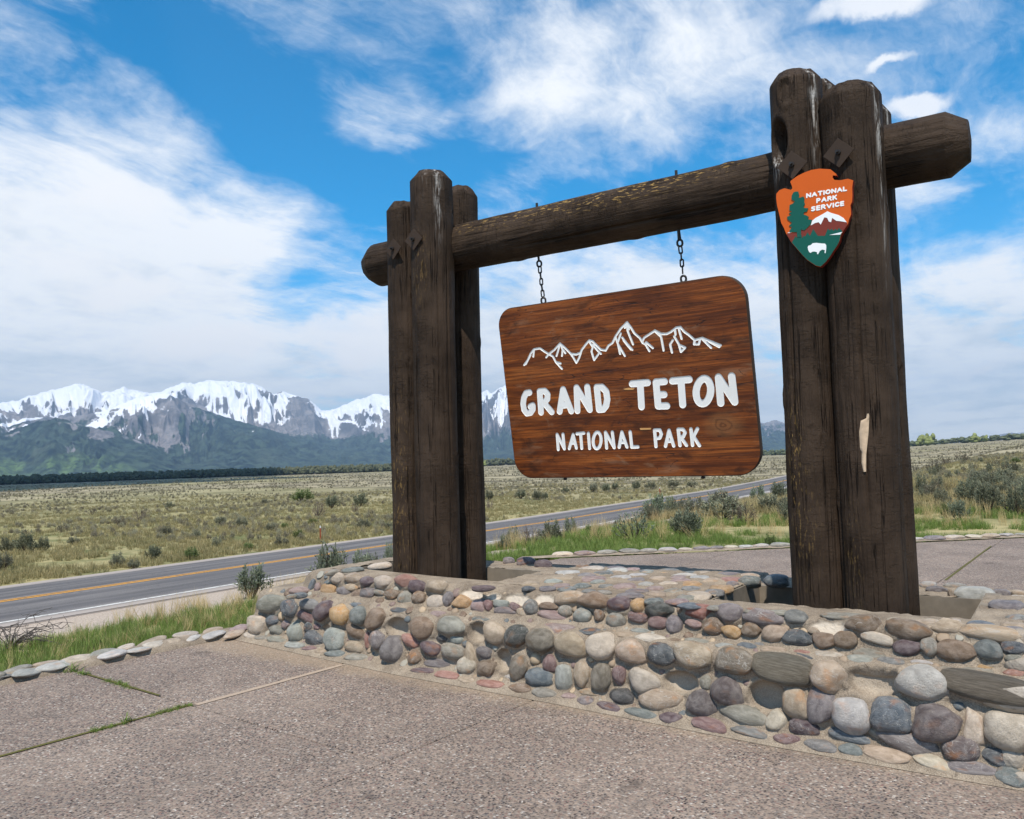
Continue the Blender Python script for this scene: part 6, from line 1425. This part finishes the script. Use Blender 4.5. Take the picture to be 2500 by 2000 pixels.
# a few tufts stand alone in the pavement and give the rest of the grass its shape
def lone_tuft(name, label, x, y, z, me, s=1.0, group=None):
    o = obj(name, me, loc=(x, y, z), rot=(0, 0, random.uniform(0, 6.28))); o.scale = (s, s, s)
    return tag(o, label, 'grass tuft', group)
TUFTS = [tuft_mesh('green_tuft_%d' % k, 30, .21, .085, 200 + k, M['grass'], .5, .0055) for k in range(3)]
SHORT = tuft_mesh('short_tuft', 18, .06, .03, 210, M['grass'], 1.3, .005)
STRAW = [tuft_mesh('straw_tuft_%d' % k, 22, .42, .07, 220 + k, M['strawg'], .35, .004) for k in range(2)]
FIELD = [tuft_mesh('field_tuft_%d' % k, 26, .34, .16, 230 + k, M['field'], .5, .016) for k in range(3)]
p_ = lat(-1.72, -.02); T0 = lone_tuft('grass_tuft', 'green grass tuft at the kerb where the pavement joint starts', p_[0], p_[1], -.01, SHORT, 1.7)
p_ = lat(-1.52, -.01); lone_tuft('grass_tuft', 'small green grass tuft in the joint just right of the kerb tuft', p_[0], p_[1], -.01, SHORT, 1.1)
p_ = lat(-.02, -.42); lone_tuft('grass_tuft', 'spiky green grass tuft midway along the long pavement joint', p_[0], p_[1], -.01, SHORT, 1.2)
T1 = lone_tuft('grass_tuft', 'lush green grass tuft against the left end of the stone base', -6.95, 5.45, -.03, TUFTS[0], 1.1)
T2 = lone_tuft('grass_tuft', 'tall green grass tuft beside the dead branches', -7.55, 4.15, -.06, TUFTS[1], 1.1)
T3 = lone_tuft('grass_tuft', 'dry straw grass tuft behind the left end of the stone base', -7.2, 6.6, -.05, STRAW[0], 1.0)
T4 = lone_tuft('grass_tuft', 'dry straw grass tuft in front of the silvery sagebrush', -7.9, 6.6, -.06, STRAW[1], 1.0)
T5 = lone_tuft('grass_tuft', 'bunch of pale field grass on the far road verge near the marker post', -29.4, 26.2, float(terrain(np.array(-29.4), np.array(26.2))), FIELD[0], 1.0)
T6 = lone_tuft('grass_tuft', 'bunch of pale field grass on the far road verge left of the marker post', -29.2, 24.0, float(terrain(np.array(-29.2), np.array(24.0))), FIELD[1], 1.0)
T7 = lone_tuft('grass_tuft', 'green grass tuft in the soil of the right post pit', -1.87, 5.95, .17, SHORT, 3.0)

def scatter(name, label, P, S, protos, tilt=.12):
    """geometry nodes: one of the given objects on each point"""
    n = len(P)
    me = bpy.data.meshes.new(name); me.vertices.add(n); me.vertices.foreach_set('co', np.asarray(P, np.float32).ravel())
    def add(nm, tp, v):
        a = me.attributes.new(nm, tp, 'POINT'); a.data.foreach_set('vector' if tp == 'FLOAT_VECTOR' else 'value', np.asarray(v).ravel())
    add('scl', 'FLOAT', np.asarray(S, np.float32)); add('pick', 'INT', RNG.integers(0, len(protos), n).astype(np.int32))
    add('turn', 'FLOAT_VECTOR', np.stack([RNG.normal(0, tilt, n), RNG.normal(0, tilt, n), RNG.uniform(0, 6.28, n)], -1).astype(np.float32))
    me.update()
    o = obj(name, me); tag(o, label, None, None, 'stuff')
    ng = bpy.data.node_groups.new(name, 'GeometryNodeTree')
    ng.interface.new_socket('Geometry', in_out='INPUT', socket_type='NodeSocketGeometry'); ng.interface.new_socket('Geometry', in_out='OUTPUT', socket_type='NodeSocketGeometry')
    gi, go = ng.nodes.new('NodeGroupInput'), ng.nodes.new('NodeGroupOutput')
    def named(nm, tp):
        q = ng.nodes.new('GeometryNodeInputNamedAttribute'); q.data_type = tp; q.inputs[0].default_value = nm; return q.outputs[0]
    join = ng.nodes.new('GeometryNodeJoinGeometry')
    for k_, pr in enumerate(protos):
        oi = ng.nodes.new('GeometryNodeObjectInfo'); oi.transform_space = 'ORIGINAL'; oi.inputs['Object'].default_value = pr; oi.inputs['As Instance'].default_value = True
        ip = ng.nodes.new('GeometryNodeInstanceOnPoints')
        cmp_ = ng.nodes.new('FunctionNodeCompare'); cmp_.data_type = 'INT'; cmp_.operation = 'EQUAL'
        ng.links.new(named('pick', 'INT'), cmp_.inputs[2]); cmp_.inputs[3].default_value = k_
        e2r = ng.nodes.new('FunctionNodeEulerToRotation')
        ng.links.new(named('turn', 'FLOAT_VECTOR'), e2r.inputs[0])
        ng.links.new(gi.outputs[0], ip.inputs['Points']); ng.links.new(cmp_.outputs[0], ip.inputs['Selection']); ng.links.new(oi.outputs['Geometry'], ip.inputs['Instance'])
        ng.links.new(e2r.outputs[0], ip.inputs['Rotation']); ng.links.new(named('scl', 'FLOAT'), ip.inputs['Scale'])
        ng.links.new(ip.outputs[0], join.inputs[0])
    ng.links.new(join.outputs[0], go.inputs[0])
    md = o.modifiers.new('scatter', 'NODES'); md.node_group = ng
    return o
def on_ground(x, y, dz=-.02): return np.stack([x, y, terrain(x, y) + dz], -1)
def build_grass():
    R = RNG
    # strip between the front kerb and the road bank
    n = 3000; y = R.uniform(-1.5, 7.6, n); x = np.interp(y, [-5, 3.1, 5.05, 7.6], [-7.66, -7.11, -6.96, -6.9]) - R.uniform(0, 1, n) ** 1.2 * 1.55
    lim = np.interp(y, [-1, 3.5, 5, 7.6], [-10.2, -9.9, -9.6, -9.2]); k_ = (x > lim)
    k_ &= ~((fbm(x * .9, y * .9, oct=3, seed=4) < -.28) & (x < -8))
    scatter('grass', 'lush green grass between the stone kerb and the road bank', on_ground(x[k_], y[k_]), R.uniform(.38, .85, k_.sum()), [T1, T2])
    m_ = R.uniform(0, 1, len(x)) < .10; scatter('straw_grass', 'dry blades among the green verge by the stone kerb', on_ground(x[m_ & k_], y[m_ & k_]), R.uniform(.3, .6, (m_ & k_).sum()), [T3, T4], .3)
    n = 300; y = R.uniform(5.2, 8.6, n); x = R.uniform(-9.2, -6.65, n); m_ = ~((x > -6.7) & (y < 6.9))
    scatter('straw_grass', 'dry straw coloured grass behind the left end of the stone base', on_ground(x[m_], y[m_]), R.uniform(.35, .75, m_.sum()), [T3, T4], .3)
    # strip behind the rear kerb
    n = 7800; s = R.uniform(-3.0, 15, n); d = .24 + R.uniform(0, 1, n) ** 1.25 * 7.5; P = DIAG0 + s[:, None] * DN + d[:, None] * DP
    nz = fbm(P[:, 0] * .55, P[:, 1] * .55, oct=3, seed=14); k_ = (nz > -.16 - .10 * (s < 5)) & (P[:, 0] > -12)
    scatter('grass', 'green grass behind the rear pavement', on_ground(P[k_, 0], P[k_, 1], -.03), R.uniform(.6, 1.15, k_.sum()), [T1, T2])
    n = 2600; s = R.uniform(-6, 26, n); d = 2.5 + R.uniform(0, 1, n) ** 1.1 * 22; P = DIAG0 + s[:, None] * DN + d[:, None] * DP; k_ = P[:, 0] > -20
    scatter('straw_grass', 'dry pale grass among the sagebrush behind the rear pavement', on_ground(P[k_, 0], P[k_, 1]), R.uniform(.6, 1.2, k_.sum()), [T3, T4], .2)
    # across the road and on the bank
    n = 46000; a = np.radians(R.uniform(-72, 4, n)); r = 22 * (130 / 22.) ** R.uniform(0, 1, n); x, y = r * np.sin(a), r * np.cos(a)
    k_ = (np.abs(x - road_x(y)) > 4.3) & ((x < -27) | (r > 24)) & (fbm(x / 3., y / 3., oct=3, seed=19) > -.34)
    k_ &= ~((x > -22) & (x < -12) & (y < 24))
    scatter('field_grass', 'tawny and green field grass across the road', on_ground(x[k_], y[k_]), R.uniform(.45, 1.0, k_.sum()), [T5, T6])
    n = 26000; a = np.radians(R.uniform(-72, 4, n)); r = 34 * (800 / 34.) ** (R.uniform(0, 1, n) ** .7); x, y = r * np.sin(a), r * np.cos(a)
    dens = fbm(x / 18., y / 18., oct=3, seed=23)
    k_ = (np.abs(x - road_x(y)) > 4.8) & (dens > -.25 + .42 * smooth((100 - r) / 40.))
    fo = [q for q in bpy.data.objects if q.name.startswith('foliage') and q.data.name in ('sage_leaves_1', 'sage_leaves_22')]
    a_ = next(q for q in fo if q.data.name == 'sage_leaves_1'); b_ = next((q for q in fo if q.data.name == 'sage_leaves_22'), a_)
    o = scatter('sagebrush_cover', 'low grey sagebrush covering the flat', on_ground(x[k_], y[k_], -.05), R.uniform(.22, .52, k_.sum()) * (1 + .9 * smooth((r[k_] - 120) / 300.)), [a_, b_])
    o.color = (*lin((176, 166, 140)), 1)
    n = 420; a = np.radians(np.where(R.uniform(0, 1, n) < .6, R.uniform(-13, 3, n), R.uniform(-44, -14, n))); r = R.uniform(19, 95, n) ** 1.0; x, y = r * np.sin(a), r * np.cos(a)
    P = np.stack([x, y], -1) - DIAG0; k_ = ((P @ DP) > 4.5) & (x > -19.5) & (fbm(x / 7., y / 7., oct=2, seed=29) > -.25)
    o = scatter('sagebrush_cover', 'grey green sagebrush thicket behind the rear pavement', on_ground(x[k_], y[k_], -.06), R.uniform(.45, .95, k_.sum()), [a_, b_])
    o.color = (*lin((128, 130, 108)), 1)
    # joints
    P = []
    for (p, q, m_, w) in ((lat(0, -.02), lat(0, -.30), 60, .018), (lat(0, -.42), lat(0, -.66), 60, .016), (lat(-1.2, 0), lat(-.75, 0), 60, .012), (lat(-1.82, -.1), lat(-1.84, -1.4), 120, .03), (lat(-1.75, -.02), lat(-1.45, 0), 30, .02)):
        t = R.uniform(0, 1, m_)[:, None]; P.append(p + (q - p) * t + R.normal(0, w, (m_, 2)))
    for (s, m_) in ((1.2, 22), (2.0, 18), (3.0, 16), (4.2, 10), (5.4, 12), (7.4, 10), (8.3, 9), (9.1, 12)):
        P.append(DIAG0 + DN * (s + R.normal(0, .16, m_))[:, None] + DP * R.uniform(-.08, .1, m_)[:, None])
    for (x, y, m_) in ((-3.6, 8.2, 16), (-3.1, 8.0, 14), (-4.2, 9.4, 12), (-4.8, 9.6, 10), (-3.35, 8.3, 16)):
        P.append(np.array([x, y]) + R.normal(0, .1, (m_, 2)))
    P = np.concatenate(P)
    scatter('joint_grass', 'short grass growing in the pavement joints', np.concatenate([P, np.full((len(P), 1), -.012)], 1), R.uniform(.25, .7, len(P)), [T0], .4)
    n = 130; k0 = R.integers(0, 2, n); x = np.where(k0 == 0, R.uniform(-5.5, -3.85, n), R.uniform(-2.0, -.55, n)); y = R.uniform(5.3, 6.25, n)
    scatter('pit_grass', 'sparse grass in the soil of the post pits', np.stack([x, y, np.full(n, .15)], -1), R.uniform(.6, 1.6, n), [T0], .3)
build_grass()

def build_dead_branches():
    rs = np.random.default_rng(5); tubes = []
    for i in range(22):
        a = rs.uniform(-.9, 1.6) if i % 3 else rs.uniform(2, 4); ln = rs.uniform(.35, .75); el = rs.uniform(.25, 1.25)
        t = np.linspace(0, 1, 9)[:, None]
        d = np.array([math.cos(a) * math.cos(el), math.sin(a) * math.cos(el), math.sin(el)])
        pts = d * ln * t + np.array([math.cos(a), math.sin(a), -.9]) * ln * .45 * t ** 2.4 + rs.normal(0, .014, (9, 3)) * t
        pts[:, 2] = np.maximum(pts[:, 2], .01)
        tubes.append(tube_np(pts, np.linspace(.009, .003, 9) * rs.uniform(.6, 1.2), 6))
        for q in range(6):
            k_ = rs.integers(3, 9); dr = rs.normal(size=3); dr[2] = dr[2] * .5; dr /= np.linalg.norm(dr)
            tubes.append(tube_np(pts[k_] + dr * rs.uniform(.08, .24) * np.linspace(0, 1, 5)[:, None] + rs.normal(0, .01, (5, 3)) * np.linspace(0, 1, 5)[:, None], np.linspace(.005, .002, 5), 5))
    V, F = merge(tubes)
    o = obj('dead_branches', mesh_np('dead_branches', V, F), mat=M['deadwood'], loc=(-8.45, 3.85, -.06)); o.scale = (.66, .66, .80)
    tag(o, 'tangle of bare grey dead branches in the grass at the left edge', 'dead shrub')
build_dead_branches()

def build_markers():
    for (x, y, lbl) in ((-29.83, 27.44, 'rust brown marker post with white tip beside the road left of the sign'), (-32.3, 72.3, 'small distant rust brown marker post seen under the hanging sign')):
        z = float(terrain(np.array(x), np.array(y)))
        root = thing('marker_post', lbl, 'marker post', (x, y, z), (0, 0, math.radians(-20)))
        obj('post', bm_mesh('marker_post', box_bm(-.045, .045, -.018, .018, -.1, .64, .006)), root, M['rust'])
        obj('tip', bm_mesh('marker_tip', box_bm(-.047, .047, -.020, .020, .63, .74, .006)), root, M['white'])
build_markers()
